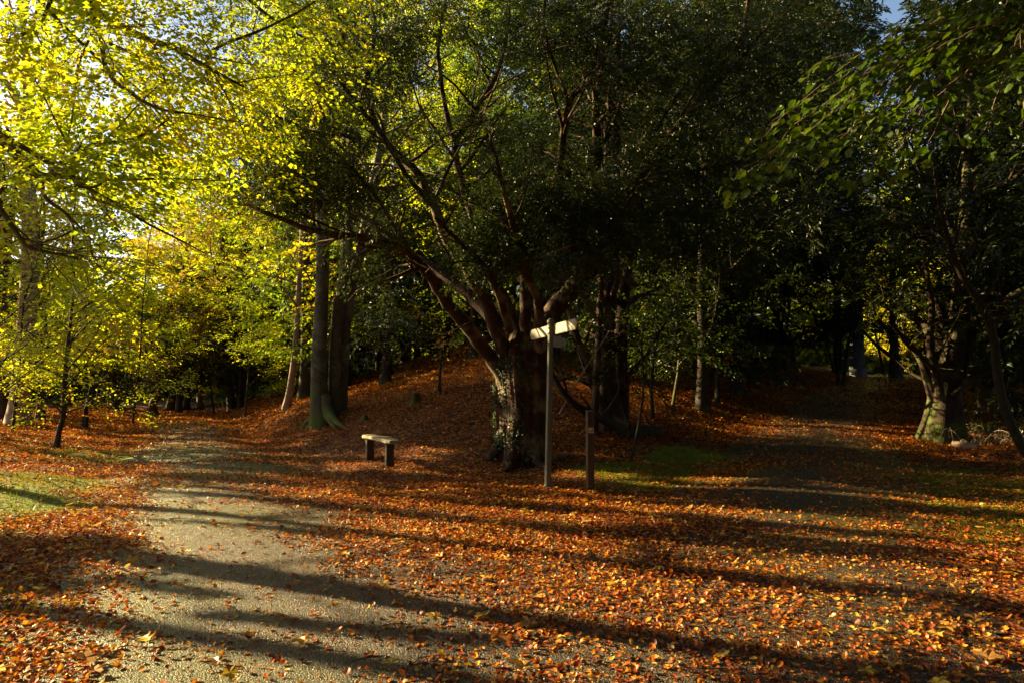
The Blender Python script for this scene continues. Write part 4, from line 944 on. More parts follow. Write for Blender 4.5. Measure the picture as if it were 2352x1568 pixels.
g, p = pt([(492, 950), (485, 900), (482, 860), (488, 810), (503, 760), (525, 680), (540, 600)])
tree('beech_sapling', 'thin crooked sapling standing on the sunlit bank right of the left road', 'sapling', g, p, [.07, .06, .055, .05, .04, .03, .015], bark='darkbark', leaf='yellow', seed=36, size=.085, par=dict(maxlen=2.4, dens=(2.2, 2.5, 2)), t0=.35, nleaf=10)
g, p = pt([(350, 960), (352, 925), (366, 888), (350, 840), (325, 790), (300, 740)])
tree('holly_tree', 'small dark forked tree with low spreading crown at the end of the left road', 'tree', g, p, [.22, .18, .15, .10, .07, .03], kind='yew', bark='yewbark', leaf='dark', seed=37, size=.14, nleaf=18, par=dict(maxlen=3.5, minlen=1.0, dens=(2.4, 1.6, 1.6), tipstep=.3), t0=.4, scale=1.6, maxlev=2, Lscale=7,
     limbs=[(ptrunk([(366, 890), (362, 840), (364, 780), (375, 720)], g[1]), [.12, .09, .06, .03]), (ptrunk([(364, 893), (330, 880), (300, 882), (270, 860)], g[1]), [.09, .07, .05, .02])])
g, p = pt([(130, 1030), (136, 990), (146, 950), (148, 880), (154, 810), (164, 720), (170, 640), (172, 560)])
tree('beech_sapling', 'dark thin sapling with glowing yellow-green leaves left of the bollard', 'sapling', g, p, [.065, .06, .055, .05, .045, .035, .025, .012], bark='darkbark', leaf='yellow', seed=38, size=.066, par=dict(maxlen=3.0, minlen=.8, dens=(4.6, 2.6, 3.0), tipstep=.11), t0=.22, nleaf=13, Lscale=5.5, droop=.15)
for i, (x, y, hh, lab) in enumerate([(-9.7, 12.0, 5.5, 'bushy young beech with large bright leaves at the left edge, nearest the camera'), (-11.7, 14.7, 6.5, 'young beech with low tiered yellow-green sprays behind the nearest one at the left edge'), (-14.2, 19.5, 7.5, 'young beech with golden leaves on the verge behind the dark thin sapling'), (-15.2, 27.5, 9, 'young beech with wide golden boughs over the far bend of the left road'), (-11.5, 29.5, 8.5, 'young beech beyond the small dark forked tree, boughs touching the bank')]):
    b = gpt(x, y); p, r = vtrunk(b, hh, .022 + .004 * i, (.4, .2), .12, 6, 40 + i)
    tree('young_beech', lab, 'tree', b, p, r, bark='darkbark', leaf='yellow', seed=40 + i, size=.066, par=dict(maxlen=3.4, minlen=.8, dens=(5.0, 2.6, 3.0), tipstep=.12), t0=.1, nleaf=13, Lscale=5.5, droop=.15, strength=.97)
# pale stemmed tree with russet leaves, top left
b = gpt(-16.2, 22.5)
tree('hornbeam_tree', 'tall tree with bare pinkish upright branches and russet leaves at the top left', 'tree', b, [b, P(70, 600, 22.5), P(62, 400, 22.5), P(66, 260, 22.5), P(60, 120, 22.5), P(45, 0, 22.5), P(40, -120, 22.5)], [.30, .26, .22, .17, .12, .07, .03], bark='palebark', leaf='russet', seed=50, size=.085, nleaf=7,
     par=dict(maxlen=3.4, dens=(1.4, 2.2, 2), ang=(18, 40), up=(.05, .12, .1, .1)), t0=.5, maxlev=3, keep=.35,
     limbs=[(ptrunk([(68, 330), (90, 240), (120, 170), (130, 90), (140, 0)], 22.3), [.14, .11, .08, .05, .02]), (ptrunk([(66, 300), (35, 220), (20, 130), (10, 30)], 22.6), [.12, .09, .06, .02])])

# ------------------------------------------------------------------ behind and right of the yew
g, p = pt([(1008, 902), (1010, 870), (1012, 830), (1016, 780), (1012, 730)])
tree('beech_sapling', 'thin dark sapling alone on the leafy slope between bench and yew', 'sapling', g, p, [.05, .04, .035, .02, .01], bark='darkbark', leaf='orange', seed=51, size=.09, par=dict(maxlen=1.4, dens=(3, 2, 2)), t0=.3, nleaf=7)
g, p = pt([(1448, 1060), (1462, 1000), (1474, 930), (1478, 870), (1474, 800), (1480, 740)])
tree('beech_sapling', 'thin leaning sapling standing right of the waymark post with green leaves', 'sapling', g, p, [.03, .026, .024, .02, .016, .008], bark='darkbark', leaf='green', seed=52, size=.07, par=dict(maxlen=1.6, minlen=.5, dens=(2.6, 2.4, 2)), t0=.5, nleaf=11, droop=.2)
g, p = pt([(1364, 1000), (1367, 930), (1371, 850), (1376, 750), (1381, 650), (1386, 520), (1392, 380), (1400, 200), (1405, 0)])
tree('beech_tree', 'slim straight reddish trunk directly behind the waymark post', 'tree', g, p, [.10, .085, .08, .077, .074, .068, .06, .04, .02], bark='yewbark', leaf='dark', seed=53, size=.08, par=dict(par_b, maxlen=2.4), t0=.45, nleaf=9, strength=.3, flare=1.2)
g, p = pt([(1400, 985), (1398, 930), (1392, 860), (1390, 760), (1400, 640), (1410, 450), (1415, 250), (1420, 50)])
tree('yew_tree', 'dark multi-stemmed trunk cluster right of the waymark post', 'tree', g, p, [.30, .26, .24, .22, .20, .16, .12, .05], kind='yew', bark='yewbark', leaf='yew', seed=54, size=.10, nleaf=20, par=dict(maxlen=3.6, minlen=.8, dens=(1.6, 1.8, 2.2), tipstep=.22), t0=.38, maxlev=3, scale=1.2, strength=.3,
     limbs=[(ptrunk([(1425, 980), (1428, 900), (1425, 800), (1432, 700), (1450, 560), (1470, 400)], g[1] + .3), [.20, .17, .16, .14, .11, .05]), (ptrunk([(1385, 940), (1360, 880), (1335, 810), (1315, 740), (1300, 680), (1280, 560)], g[1] - .3), [.10, .09, .085, .08, .07, .03])])
for i, (px, lab) in enumerate([([(1545, 935), (1552, 890), (1558, 850), (1560, 790), (1552, 720), (1540, 660)], 'pale thin sapling under the green tiered leaves right of the yew'), ([(1598, 915), (1605, 880), (1612, 830), (1620, 770), (1610, 700)], 'second pale thin sapling farther right of the yew, tilting right'), ([(1500, 968), (1496, 900), (1500, 830), (1512, 760), (1500, 690)], 'dark sapling with green tiered leaves just right of the trunk cluster')]):
    g, p = pt(px)
    tree('beech_sapling', lab, 'sapling', g, p, [.05, .045, .04, .035, .03, .015][:len(p)], bark='beechbark' if i < 2 else 'darkbark', leaf='green', seed=55 + i, color=(.75, .8, .8), size=.075, par=dict(maxlen=3.0, minlen=1.0, dens=(3.0, 2.2, 2.4), tipstep=.17, ang=(55, 85)), t0=.35, nleaf=12, Lscale=5, droop=.25, strength=.4)
# the right-hand yew with mossy bole and the leaning tree in front of it
g = G(2165, 1012)
d = g[1]
p = [g] + ptrunk([(2168, 960), (2172, 910), (2182, 850), (2195, 780), (2205, 690), (2215, 560), (2222, 420), (2230, 260), (2235, 60)], d)
tree('yew_tree', 'gnarled yew with a mossy sunlit bole on the right edge of the right road', 'tree', g, p, [.40, .37, .34, .27, .22, .2, .17, .13, .09, .04], kind='yew', bark='yewmoss', leaf='yew', seed=60, size=.11, nleaf=20, par=dict(maxlen=4.2, minlen=1.0, dens=(1.7, 1.8, 2.2), tipstep=.22), t0=.35, maxlev=3, scale=1.2, strength=.3, extra=lambda p: (p[:, 2] > 3.2) | (p[:, 0] > 10.4),
     limbs=[(ptrunk([(2150, 930), (2128, 860), (2112, 820), (2080, 780), (2040, 740)], d), [.14, .11, .09, .06, .03]), (ptrunk([(2160, 920), (2150, 850), (2135, 790), (2140, 700), (2120, 580)], d - .4), [.13, .11, .09, .07, .03]), (ptrunk([(2185, 910), (2230, 870), (2280, 850), (2340, 845)], d - .3), [.12, .10, .07, .04]), (ptrunk([(2200, 900), (2220, 800), (2260, 680), (2280, 540)], d + .4), [.16, .13, .09, .05])])
g = G(2385, 1075)
p = [g] + ptrunk([(2345, 1020), (2312, 950), (2292, 870), (2284, 790), (2262, 715), (2215, 645), (2188, 580), (2165, 500), (2150, 420), (2140, 300), (2130, 150)], [g[1]] * 3 + [g[1] - .1 * k for k in range(8)])
tree('elder_tree', 'slender leaning bare-stemmed tree curving up from the right edge', 'tree', g, p, [.10, .09, .085, .08, .075, .07, .06, .05, .04, .03, .02, .015], bark='darkbark', leaf='dark', seed=61, size=.08, nleaf=9, par=dict(maxlen=1.5, minlen=.4, dens=(2.2, 2, 2.2), wob=.2), t0=.4, maxlev=3, strength=.2, flare=1.2)
# far end of the right road
def short(px, dep): 
    g = G(*px[0]); return g, [g] + ptrunk(px[1:], g[1])
g = gpt(*((1970 - 1176) / F * 44, 44)); 
tree('beech_tree', 'huge pale blue-grey trunk at the far end of the right road', 'tree', g, [g] + ptrunk([(1968, 830), (1966, 790), (1964, 700), (1962, 600), (1960, 450), (1955, 300)], 44), [.50, .47, .46, .45, .42, .35, .2], bark='greybark', leaf='green', seed=62, size=.16, nleaf=8, par=dict(par_b, tipstep=.4), t0=.55, strength=0, flare=1.08, prune=False)
g = gpt((2056 - 1176) / F * 41, 41)
tree('oak_tree', 'dark upright trunk standing before the glowing yellow leaves at the far road end', 'tree', g, [g] + ptrunk([(2056, 850), (2054, 800), (2052, 740), (2050, 600), (2045, 450)], 41), [.30, .26, .24, .22, .16, .05], bark='darkbark', leaf='dark', seed=63, size=.16, nleaf=8, par=dict(par_b, tipstep=.4), t0=.3, prune=False)
for i, (px, d, lab) in enumerate([([(1925, 850), (1918, 780), (1916, 700), (1920, 600)], 36, 'bunch of thin stems leaning left beside the pale grey trunk'), ([(1935, 848), (1948, 790), (1962, 730), (1975, 650)], 35, 'thin stem leaning right in front of the pale grey trunk'), ([(2030, 838), (2018, 800), (2010, 760), (2005, 700)], 46, 'thin stem leaning left against the far yellow leaves')]):
    g = gpt((px[0][0] - 1176) / F * d, d)
    tree('hazel_tree', lab, 'sapling', g, [g] + ptrunk(px[1:], d), [.10, .08, .06, .03], bark='darkbark', leaf='dark', seed=64 + i, size=.14, nleaf=7, par=dict(maxlen=2, dens=(1.2, 1.5, 1.5)), t0=.4, prune=False, limbs=[] if i else [(ptrunk([(1930, 850), (1932, 790), (1938, 720)], d), [.07, .06, .03]), (ptrunk([(1915, 848), (1900, 790), (1895, 720)], d), [.06, .05, .03])])

# dark evergreens along the right road
ev = [(5.4, 19.5, 13, 'dark evergreen left of the right road, nearest the yew'), (8.2, 25, 14, 'dark evergreen left of the right road, behind the green tiered saplings'), (11.0, 31, 18, 'dark evergreen on the left bank where the right road narrows'), (15.4, 39, 25, 'far dark evergreen overhanging the left side of the road tunnel'),
      (13.6, 35.5, 13, 'dark evergreen crowding the left side of the far road bend'), (20.5, 43, 23, 'very tall dark evergreen left of the pale grey trunk at the far road end'), (29.5, 42, 22, 'very tall dark evergreen right of the far road end'), (16.4, 17.6, 15, 'dark evergreen standing at the right edge beyond the brambles'),
      (17.8, 23.5, 14, 'dark evergreen behind the gnarled mossy yew'), (22.8, 31, 19, 'dark evergreen on the right bank before the road tunnel'), (27.5, 38.5, 12, 'far dark evergreen overhanging the right side of the road tunnel'), (13.8, 15.2, 11, 'dark evergreen at the right edge behind the leaning tree'),
      (-1.5, 26.5, 7.5, 'dark evergreen on top of the leafy slope directly behind the yew'), (3.4, 24.0, 8, 'dark evergreen between the yew and the trunk cluster'), (-5.0, 27, 6.5, 'dark evergreen behind the triple-stemmed beech')]
for i, (x, y, hh, lab) in enumerate(ev):
    b = gpt(x, y); p, r = vtrunk(b, hh, .17 if y < 33 else .26, (.3, -.2), .15, 7, 70 + i)
    sz = .11 if y < 22 else .15
    tree('evergreen_tree', lab, 'tree', b, p, r, kind='yew', bark='darkbark', leaf='dark' if i % 3 == 0 and x < 4 else 'yew', seed=70 + i, size=sz, nleaf=16, par=dict(maxlen=4.2, minlen=1.2, dens=(2.0, 1.7, 1.8), tipstep=.30, start=(.08, .12, .1)), t0=.22 if y > 28 and x > 9 else .12, maxlev=3, scale=1.5, strength=.25, minr=.01,
         extra=(lambda p: (np.abs(p[:, 0] - xr(p[:, 1])) > 2.2) | (p[:, 2] > 1.6 + .062 * p[:, 1])) if x > 4 else None)

# ------------------------------------------------------------------ hazel branch hanging in from the top right, close by
def near_spray():
    rng = np.random.default_rng(90); b = gpt(5.6, 4.9)
    root = thing('hazel_tree', 'hazel reaching in from the top right with big soft green leaves close to the camera', 'tree', tuple(b))
    mb = MB(); tr = [b + [0, 0, -.2], b + [.0, .1, 1.5], b + [-.1, .1, 3.2], b + [-.4, .1, 4.6], b + [-.9, .2, 5.6]]
    s, r = smooth_pts(tr, [.09, .07, .06, .045, .02], 5); v, f = tube_vf(s, r, 10); mb.add(v - b, f)
    ends = [((1665, 430), 4.3), ((1700, 345), 4.4), ((1765, 290), 4.6), ((1850, 170), 4.5), ((1950, 430), 4.2), ((1870, 395), 4.5), ((2000, 300), 4.1), ((1790, 400), 4.7), ((2080, 215), 4.0), ((2130, 130), 3.9), ((2130, 330), 3.9), ((2260, 300), 3.8), ((2340, 290), 3.7), ((2330, 110), 3.4), ((2230, 40), 3.6), ((2150, -10), 3.8), ((1930, 250), 4.8), ((2300, 20), 3.3), ((1740, 380), 4.9), ((1900, 330), 4.9), ((2010, 200), 4.9), ((1820, 330), 4.2), ((2050, 380), 4.6), ((1980, 170), 4.3)]
    pos = []; ax = []; az = []; sz = []
    for k, (e, dp) in enumerate(ends):
        st = P(2480 + rng.uniform(-60, 120), -120 + rng.uniform(-80, 160), 4.3 + rng.normal(0, .25)); en = P(e[0], e[1], dp)
        mid = (st + en) / 2 + np.array([0, 0, .18 + rng.normal(0, .06)])
        s, r = smooth_pts([st, mid, en], [.007, .0045, .0015], 9); w_ = np.linspace(0, 1, len(s)); s += np.stack([np.sin(w_ * 9 + k), 0 * w_, np.cos(w_ * 7 + k * 2)], 1) * (.045 * np.sin(w_ * 3.14))[:, None]; s[1:-1] += rng.normal(0, .012, s[1:-1].shape)
        v, f = tube_vf(s, r, 5); mb.add(v - b, f)
        if k % 3 == 0: s2, r2 = smooth_pts([tr[3], (tr[3] + st) / 2 + [0, 0, .3], st], [.02, .015, .011], 4); v, f = tube_vf(s2, r2, 5); mb.add(v - b, f)
        L = np.linalg.norm(en - st); nlf = int(L / .032)
        for i in range(nlf):
            t = .28 + .72 * (i + rng.random()) / nlf
            if e[0] > 2200: t = .1 + .9 * (i + rng.random()) / nlf
            a = t * (len(s) - 1); j = min(int(a), len(s) - 2); q = s[j] + (s[j + 1] - s[j]) * (a - j); dd = norm(s[j + 1] - s[j])
            side = norm(np.cross(dd, [0, 0, 1])) * (1 if i % 2 else -1)
            q = q + side * rng.uniform(0, .16) + np.array([0, 0, rng.uniform(-.16, .06)])
            d1 = norm(dd * .7 + side * rng.uniform(.2, .9) + np.array([0, 0, rng.uniform(-.5, .05)]))
            n1 = norm(np.array([rng.normal(0, .45), rng.normal(0, .45) - .15, 1.0])); n1 = norm(n1 - d1 * n1.dot(d1))
            pos.append(q); ax.append(d1); az.append(n1); sz.append(rng.uniform(.05, .088))
    pos = np.array(pos); ax = np.array(ax); az = np.array(az); sz = np.array(sz)
    mb.build('trunk', M['palebark'], root)
    v, f = place(LEAF8, pos, ax, np.cross(az, ax), az, sz, curl=rng.normal(-.1, .3, len(sz)), widths=np.full(len(sz), 1.25))
    mc = MB(); mc.add(v - b, f); mc.build('crown', M['hazel'], root, False)
near_spray()

# ------------------------------------------------------------------ unseen canopy to the left, leaves set along sun rays to cast streaks
def shade_trees():
    rng = np.random.default_rng(101)
    tr = [(-18, 10.2), (-20, 15.1), (-24, 20.9), (-17.5, 10.9)]
    n = 420000
    y = rng.uniform(3.0, 17, n); x = rng.uniform(-.82, .82, n) * y
    k = rng.random(n) < 1.0; s = shade_l(x, y)
    k = rng.random(n) < s * .55 * np.maximum(ss(9.5, 7.5, y - .25 * x), .75 * ss(-3.5, -.5, x)); x = x[k]; y = y[k]; n = len(x)
    z = rng.uniform(3.2, 9.5, n)
    pos = np.stack([x - SHX * z / TAN, y - SHY * z / TAN, z], 1)
    n2 = 560000; y = rng.uniform(8.5, 25, n2); x = rng.uniform(-.6, .82, n2) * y; s = shade_l(x, y)
    k = rng.random(n2) < s * .9 * ss(-5.2, -2.6, x + .1 * y); x = x[k]; y = y[k]; z = rng.uniform(6, 13, len(x))
    pos = np.concatenate([pos, np.stack([x - SHX * z / TAN, y - SHY * z / TAN, z], 1)])
    px = 1176 + F * pos[:, 0] / pos[:, 1]
    k = (px < -40) & (pos[:, 1] > 1); pos = pos[k]; n = len(pos)
    d = np.stack([np.hypot(pos[:, 0] - a, pos[:, 1] - b) for a, b in tr], 1); w = d.argmin(1)
    for i, (a, b) in enumerate(tr):
        q = pos[w == i]; m = len(q)
        if m == 0: continue
        base = gpt(a, b); p, r = vtrunk(base, 12, .22, (.2, .3), .15, 7, 110 + i)
        # keep trunks of these trees out of the sun's path to the road where the ground is lit
        root = thing('beech_tree', ['tall beech standing out of the picture left of the road'][0], 'tree', tuple(base), 'shade-casting beeches left of the picture')
        mb = MB(); v, f = tube_vf(np.array(p) - base, r, 12); mb.add(v, f)
        for _ in range(7):
            t = q[rng.integers(0, m)] - base; j = rng.integers(2, 6); st = np.array(p[j]) - base
            sp, sr = smooth_pts([st, (st + t) / 2 + [0, 0, .3], t], [.05, .03, .008], 5); v, f = tube_vf(sp, sr, 5); mb.add(v, f)
        mb.build('trunk', M['beechbark'], root)
        ax, ay, az = rot_frames(m, rng, .5)
        v, f = place(LEAF4, q, ax, ay, az, rng.uniform(.08, .13, m), widths=np.full(m, 1.3)); mc = MB(); mc.add(v - base, f); mc.build('crown', M['yellow'], root, False)
    print('shade leaves', n)
shade_trees()

# ------------------------------------------------------------------ background wood: a few kinds of tree, copied
def copy_tree(o, loc, rz, s, color=None, label=None, group=None):
    c = o.copy(); COL.objects.link(c); c.location = loc; c.rotation_euler = (0, 0, rz); c.scale = (s, s, s * 1.0)
    if label: c['label'] = label
    if group: c['group'] = group
    for ch in o.children:
        k = ch.copy(); COL.objects.link(k); k.parent = c
        if color and k.name.startswith('crown'): k.color = (*color, 1)
    return c
par_f = dict(maxlen=5.5, minlen=1.4, dens=(1.5, 1.3, 1.5), tipstep=.34, start=(.1, .15, .1))
KINDS = {}
def far_kind(key, leaf, kind, h, seed, size, nleaf, t0, bark, label, cat='tree', scale=1.6, par=None):
    b = np.array([0, 0, 0.]); p, r = vtrunk(b, h, .28 if h > 12 else .12, (.5, .3), .2, 7, seed)
    return tree('beech_tree' if kind == 'beech' else 'evergreen_tree', label, cat, b, p, r, kind=kind, bark=bark, leaf=leaf, seed=seed, size=size, nleaf=nleaf, par=dict(par_f, **(par or {})), t0=t0, maxlev=3, scale=scale, prune=False, minr=.015, nzs=.7)
spec = {
 'fy': ('yellow', 'beech', 20, 201, .12, 12, .10, 'darkbark'),
 'fy2': ('yellow', 'beech', 17, 202, .12, 12, .06, 'beechbark'),
 'fo': ('orange', 'beech', 16, 203, .12, 12, .10, 'darkbark'),
 'fg': ('green', 'beech', 19, 204, .12, 12, .10, 'darkbark'),
 'fd': ('dark', 'yew', 15, 205, .19, 14, .04, 'darkbark'),
 'bs': ('dark', 'yew', 4.2, 206, .17, 20, .03, 'darkbark'),
 'yb': ('yellow', 'beech', 7.5, 207, .10, 13, .08, 'darkbark')}
LAB = {'yb': 'young yellow beech with low leafy boughs in the background', 'fy': 'tall yellow-leaved beech in the background wood', 'fy2': 'broad yellow-green beech in the background wood', 'fo': 'orange-leaved beech in the background wood', 'fg': 'green-leaved beech in the background wood', 'fd': 'dark evergreen tree in the background wood', 'bs': 'low dark shrub under the trees at the back'}
GRP = {'yb': 'young yellow beeches of the understorey', 'fy': 'tall yellow beeches of the background wood', 'fy2': 'broad yellow-green beeches of the background wood', 'fo': 'orange beeches of the background wood', 'fg': 'green beeches of the background wood', 'fd': 'dark evergreens of the background wood', 'bs': 'dark shrubs at the back'}
spots = [  # kind, x, y, scale
 ('fy2', -22, 33, .6), ('fy', -14.5, 35, .85), ('fo', -15.8, 31, .62), ('fy2', -9.5, 37, 1.0), ('fo', -12, 42, .95), ('fo', -18.2, 37.5, .6), ('fy', -6.5, 42, 1.1), ('fy', -28, 40, .55), ('fy2', -20, 44, .75), ('fy', -2.5, 40, 1.0), ('fg', -7.5, 31, .8), ('fg', 1.5, 37, .95), ('fo', 4.5, 43, 1.1), ('fy', 7.5, 48, 1.1), ('fg', 0, 50, .9), ('fy2', -15, 52, .8),
 ('fd', 7.5, 35, .95), ('fd', 12.5, 45, 1.0), ('fd', 4.0, 32, .8), ('fd', 36, 47, 1.0), ('fd', 33, 36, 1.1), ('fd', 27, 28, 1.0), ('fd', 21.5, 20.5, .9), ('fd', 24, 25, .9), ('fg', 17, 50, .4), ('fd', 38, 44, 1.1), ('fy2', 32, 57, .55), ('fy2', 35, 62, .9), ('fy', 27, 66, 1.0), ('fy', 40, 66, 1.1), ('fy', -8, 62, .7),
 ('yb', -16.5, 24.0, 1.1), ('yb', -18.8, 25.5, 1.5), ('yb', -25, 38, 1.9), ('yb', -20, 40, 1.9), ('yb', -15.5, 38, 1.8), ('yb', -20.5, 29, 1.2), ('yb', -13.0, 33.0, 1.2), ('yb', -10.4, 30.5, 1.0), ('yb', -17.5, 33, 1.3), ('yb', -8.0, 29.0, 1.0), ('yb', -5.5, 31, 1.2), ('yb', 32.5, 52, 1.3), ('yb', 36, 55, 1.4), ('yb', -26, 35, 1.4), ('yb', -22, 38, 1.4),
 ('bs', -30, 40, 1.5), ('bs', -26.5, 41, 1.5), ('bs', -23, 40, 1.4), ('bs', -19.5, 41, 1.5), ('bs', -16, 40, 1.5), ('bs', -12.5, 40.5, 1.5), ('bs', -9, 39, 1.5), ('bs', -5.5, 40, 1.5), ('bs', 1.5, 41, 1.5), ('bs', 5, 42, 1.5), ('bs', 9, 42, 1.5), ('bs', 13.2, 47, 1.5), ('bs', 18, 50, 1.6), ('bs', 36, 48, 1.6), ('bs', 40, 52, 1.6), ('bs', 31.5, 42, 1.4),
 ('yb', 22, 66, 2.0), ('yb', 33, 64, 2.0), ('yb', 34, 60, 2.0), ('yb', 39, 58, 2.0), ('bs', 12, 66, 2.0), ('bs', 3, 58, 1.6), ('bs', -11, 56, 2.5), ('bs', -18, 55, 2.5), ('bs', -25, 54, 2.5), ('bs', -32, 52, 2.5), ('bs', -38, 50, 2.5), ('bs', 45, 55, 2.5),
 ('bs', 16.6, 41.5, 1.7), ('bs', 15.2, 38.5, 1.5), ('bs', 18.3, 44.5, 1.5),
 ('fd', 9, -6, 1.1), ('fg', -3, -9, 1.1), ('fd', 13, 2.5, 1.1), ('fg', 19, 9, 1.0), ('fd', 3, -14, 1.1), ('fg', -11, -7, 1.0), ('fd', 22, -4, 1.2),  # unseen copies behind and beside the camera, added to reduce sky fill
 ('bs', -24, 31.5, 1.0), ('bs', -20.5, 34, 1.1), ('bs', -17.5, 35.5, 1.0), ('bs', -14.2, 36.0, 1.2), ('bs', -11.6, 34.8, 1.2), ('bs', -9.0, 33, 1.1), ('bs', -27, 29, 1.1), ('bs', -21.5, 27.0, .8), ('bs', -6.5, 34, 1.1), ('bs', -19, 30.5, .7), ('bs', 6.5, 29, 1.1), ('bs', 10.5, 34.5, 1.1), ('bs', 15, 42, 1.0), ('bs', 17.0, 20, .9), ('bs', 18.5, 26, 1.0), ('bs', 22.5, 33, 1.0), ('bs', 28.5, 41, 1.0), ('bs', 6.4, 21.5, .7), ('bs', 2.0, 30, 1.0), ('bs', -3, 31, 1.0), ('bs', 12.5, 15.5, .6)]
tints = [(1, 1, 1), (.85, 1, 1), (1.1, .9, 1), (1, .8, .8), (.8, .95, 1), (1.1, 1.05, 1)]
def where(x, y):
    px = 1176 + F * x / max(y, .1)
    if y < 3 or px < -150 or px > 2500: return 'out of the picture, closing the canopy over the path', 'out of the picture'
    for lim, t in ((200, 'at the far left edge beyond the bollard'), (480, 'beyond the far bend of the left road'), (700, 'behind the bank left of the triple-stemmed beech'), (1000, 'between the triple-stemmed beech and the big yew'), (1350, 'directly behind the big yew'), (1700, 'behind the green saplings right of the yew'), (1960, 'left of the far end of the right road'), (2120, 'at the far end of the right road'), (9999, 'behind the gnarled right-hand yew')):
        if px < lim: return t, t
LAB0 = {'yb': 'young yellow beech with low boughs', 'fy': 'tall yellow-leaved beech', 'fy2': 'broad yellow-green beech', 'fo': 'orange-leaved beech', 'fg': 'tall green-leaved beech', 'fd': 'tall dark evergreen', 'bs': 'low dark shrub'}
SIZES = {'fy': (5, 20), 'fy2': (5, 17), 'fo': (5, 16), 'fg': (5, 19), 'fd': (4.5, 15), 'bs': (2.6, 4.6), 'yb': (3.2, 7.5)}
_WG = [G(520, 963), G(600, 950)]
def in_window(k, x, y, s):
    R_, h_ = SIZES[k]; R_ *= s * .75; h_ *= s
    for g in _WG:
        t = -(x - g[0]) * SHX - (y - g[1]) * SHY; d = abs((x - g[0]) * -SHY + (y - g[1]) * SHX)
        if t > 0 and d < R_ and g[2] + t * TAN < h_ + h1(x, y): return True
    return False
_keep = [sp for sp in spots if not in_window(*sp)]
spots = _keep
for i, (k, x, y, s) in enumerate(spots):
    if s * 20 < 9 and k[0] == 'f': pass
    wh = where(x, y); LAB[k] = LAB0[k] + ' ' + wh[0]; GRP[k] = {'yb': 'young yellow beeches', 'fy': 'tall yellow-leaved beeches', 'fy2': 'broad yellow-green beeches', 'fo': 'orange-leaved beeches', 'fg': 'tall green-leaved beeches', 'fd': 'tall dark evergreens', 'bs': 'low dark shrubs'}[k] + ' ' + wh[1]
    loc = gpt(x, y) - [0, 0, .1]; rz = (i * 2.4) % 6.28; col = tints[(i * 5) % 6]
    if k not in KINDS:
        o = far_kind(k, *spec[k], LAB[k], 'shrub' if k == 'bs' else 'tree'); o.location = loc; o.rotation_euler = (0, 0, rz); o.scale = (s, s, s)
        if k == 'bs': o.name = 'shrub'
        o['group'] = GRP[k]; KINDS[k] = o
    else: copy_tree(KINDS[k], loc, rz, s, col, LAB[k], GRP[k])
# a distant wood that closes the view
def far_wood():
    rng = np.random.default_rng(300); n = 150000
    a = rng.uniform(-.95, .95, n); r = rng.uniform(68, 95, n); x = r * np.sin(a) ; y = r * np.cos(a)
    hm = 9 + 5 * fbm(a * 12, a * 0 + 2, 5); z = hm * rng.random(n) ** 1.4
    ax, ay, az = rot_frames(n, rng, 1.6); pos = np.stack([x, y, z], 1)
    v, f = place(LEAF4, pos, ax, ay, az, rng.uniform(.5, .9, n), widths=np.full(n, 1.2)); mb = MB(); mb.add(v, f)
    o = mb.build('far_woodland', M['green'], smooth=False); tag(o, 'distant woodland closing the view behind the trees', 'woodland', kind='stuff')
far_wood()
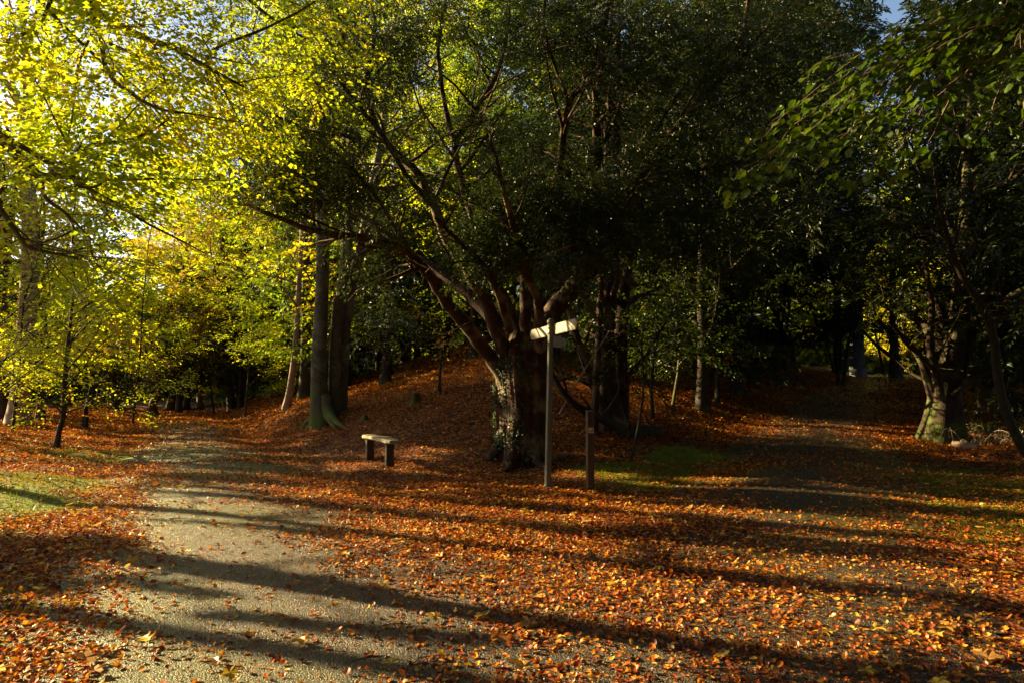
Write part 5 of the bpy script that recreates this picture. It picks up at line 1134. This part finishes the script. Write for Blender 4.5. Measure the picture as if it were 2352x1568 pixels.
# unseen oaks added over and behind the camera to cut sky fill
for i, (x, y, lab) in enumerate([(7.6, 2.2, 'big oak standing out of the picture to the right of the path'), (-4.2, -3.0, 'big oak standing behind the camera beside the path'), (4.0, -5.0, 'second oak standing behind the camera, to the right'), (-9.5, 1.0, 'big oak standing out of the picture to the left of the path')]):
    b = gpt(x, y); p, r = vtrunk(b, 15, .35, ((-1.5, 2.5), (1.5, 2.5), (1.5, 2.5), (3.5, 2.5))[i], .15, 7, 400 + i)
    tree('oak_tree', lab, 'tree', b, p, r, bark='darkbark', leaf='dark', seed=400 + i, size=.24, nleaf=14, par=dict(maxlen=8, minlen=1.5, dens=(1.9, 1.3, 1.5), tipstep=.35, ang=(50, 85)), t0=.5, maxlev=3, scale=1.9, prune=False, minr=.02, Lscale=16,
         extra=lambda p: p[:, 2] > 2.6 + .62 * np.maximum(p[:, 1], 0))
def sky_blocker_behind():  # unseen ring of leaves around the camera, added to block low skylight
    rng = np.random.default_rng(333); n = 45000; a = np.radians(rng.uniform(62, 262, n)); r = rng.uniform(15, 19, n)
    x = r * np.sin(a); y = r * np.cos(a); z = rng.random(n) * (7 + 2 * np.sin(a * 5))
    ax, ay, az = rot_frames(n, rng, 1.2); v, f = place(LEAF4, np.stack([x, y, H(x, y) * 0 + z + .2], 1), ax, ay, az, rng.uniform(.2, .35, n), widths=np.full(n, 1.2)); mb = MB(); mb.add(v, f)
    tag(mb.build('undergrowth', M['dark'], smooth=False), 'dense dark undergrowth behind the camera', 'undergrowth', kind='stuff')
sky_blocker_behind()
# dead brambles by the right-hand yew
def brambles():
    rng = np.random.default_rng(310); g = G(2255, 1020); mb = MB()
    for i in range(170):
        st = g + np.array([rng.uniform(-.8, 1.7), rng.uniform(-1.0, 1.0), 0]); st[2] = h1(st[0], st[1])
        a = rng.uniform(0, 6.28); L = rng.uniform(.25, .8); d = np.array([math.cos(a), math.sin(a), 0])
        pts = [st, st + d * L * .35 + [0, 0, L * .45], st + d * L * .75 + [0, 0, L * .45 + rng.normal(0, .05)], st + d * L + [0, 0, L * .15]]
        s, r = smooth_pts(pts, [.006, .005, .004, .002], 3); v, f = tube_vf(s, r, 4); mb.add(v, f)
    o = mb.build('brambles', M['straw']); tag(o, 'tangle of pale dead brambles beside the gnarled right-hand yew', 'brambles', kind='stuff')
brambles()
print('polys', sum(len(o.data.polygons) for o in bpy.data.objects if o.type == 'MESH'))
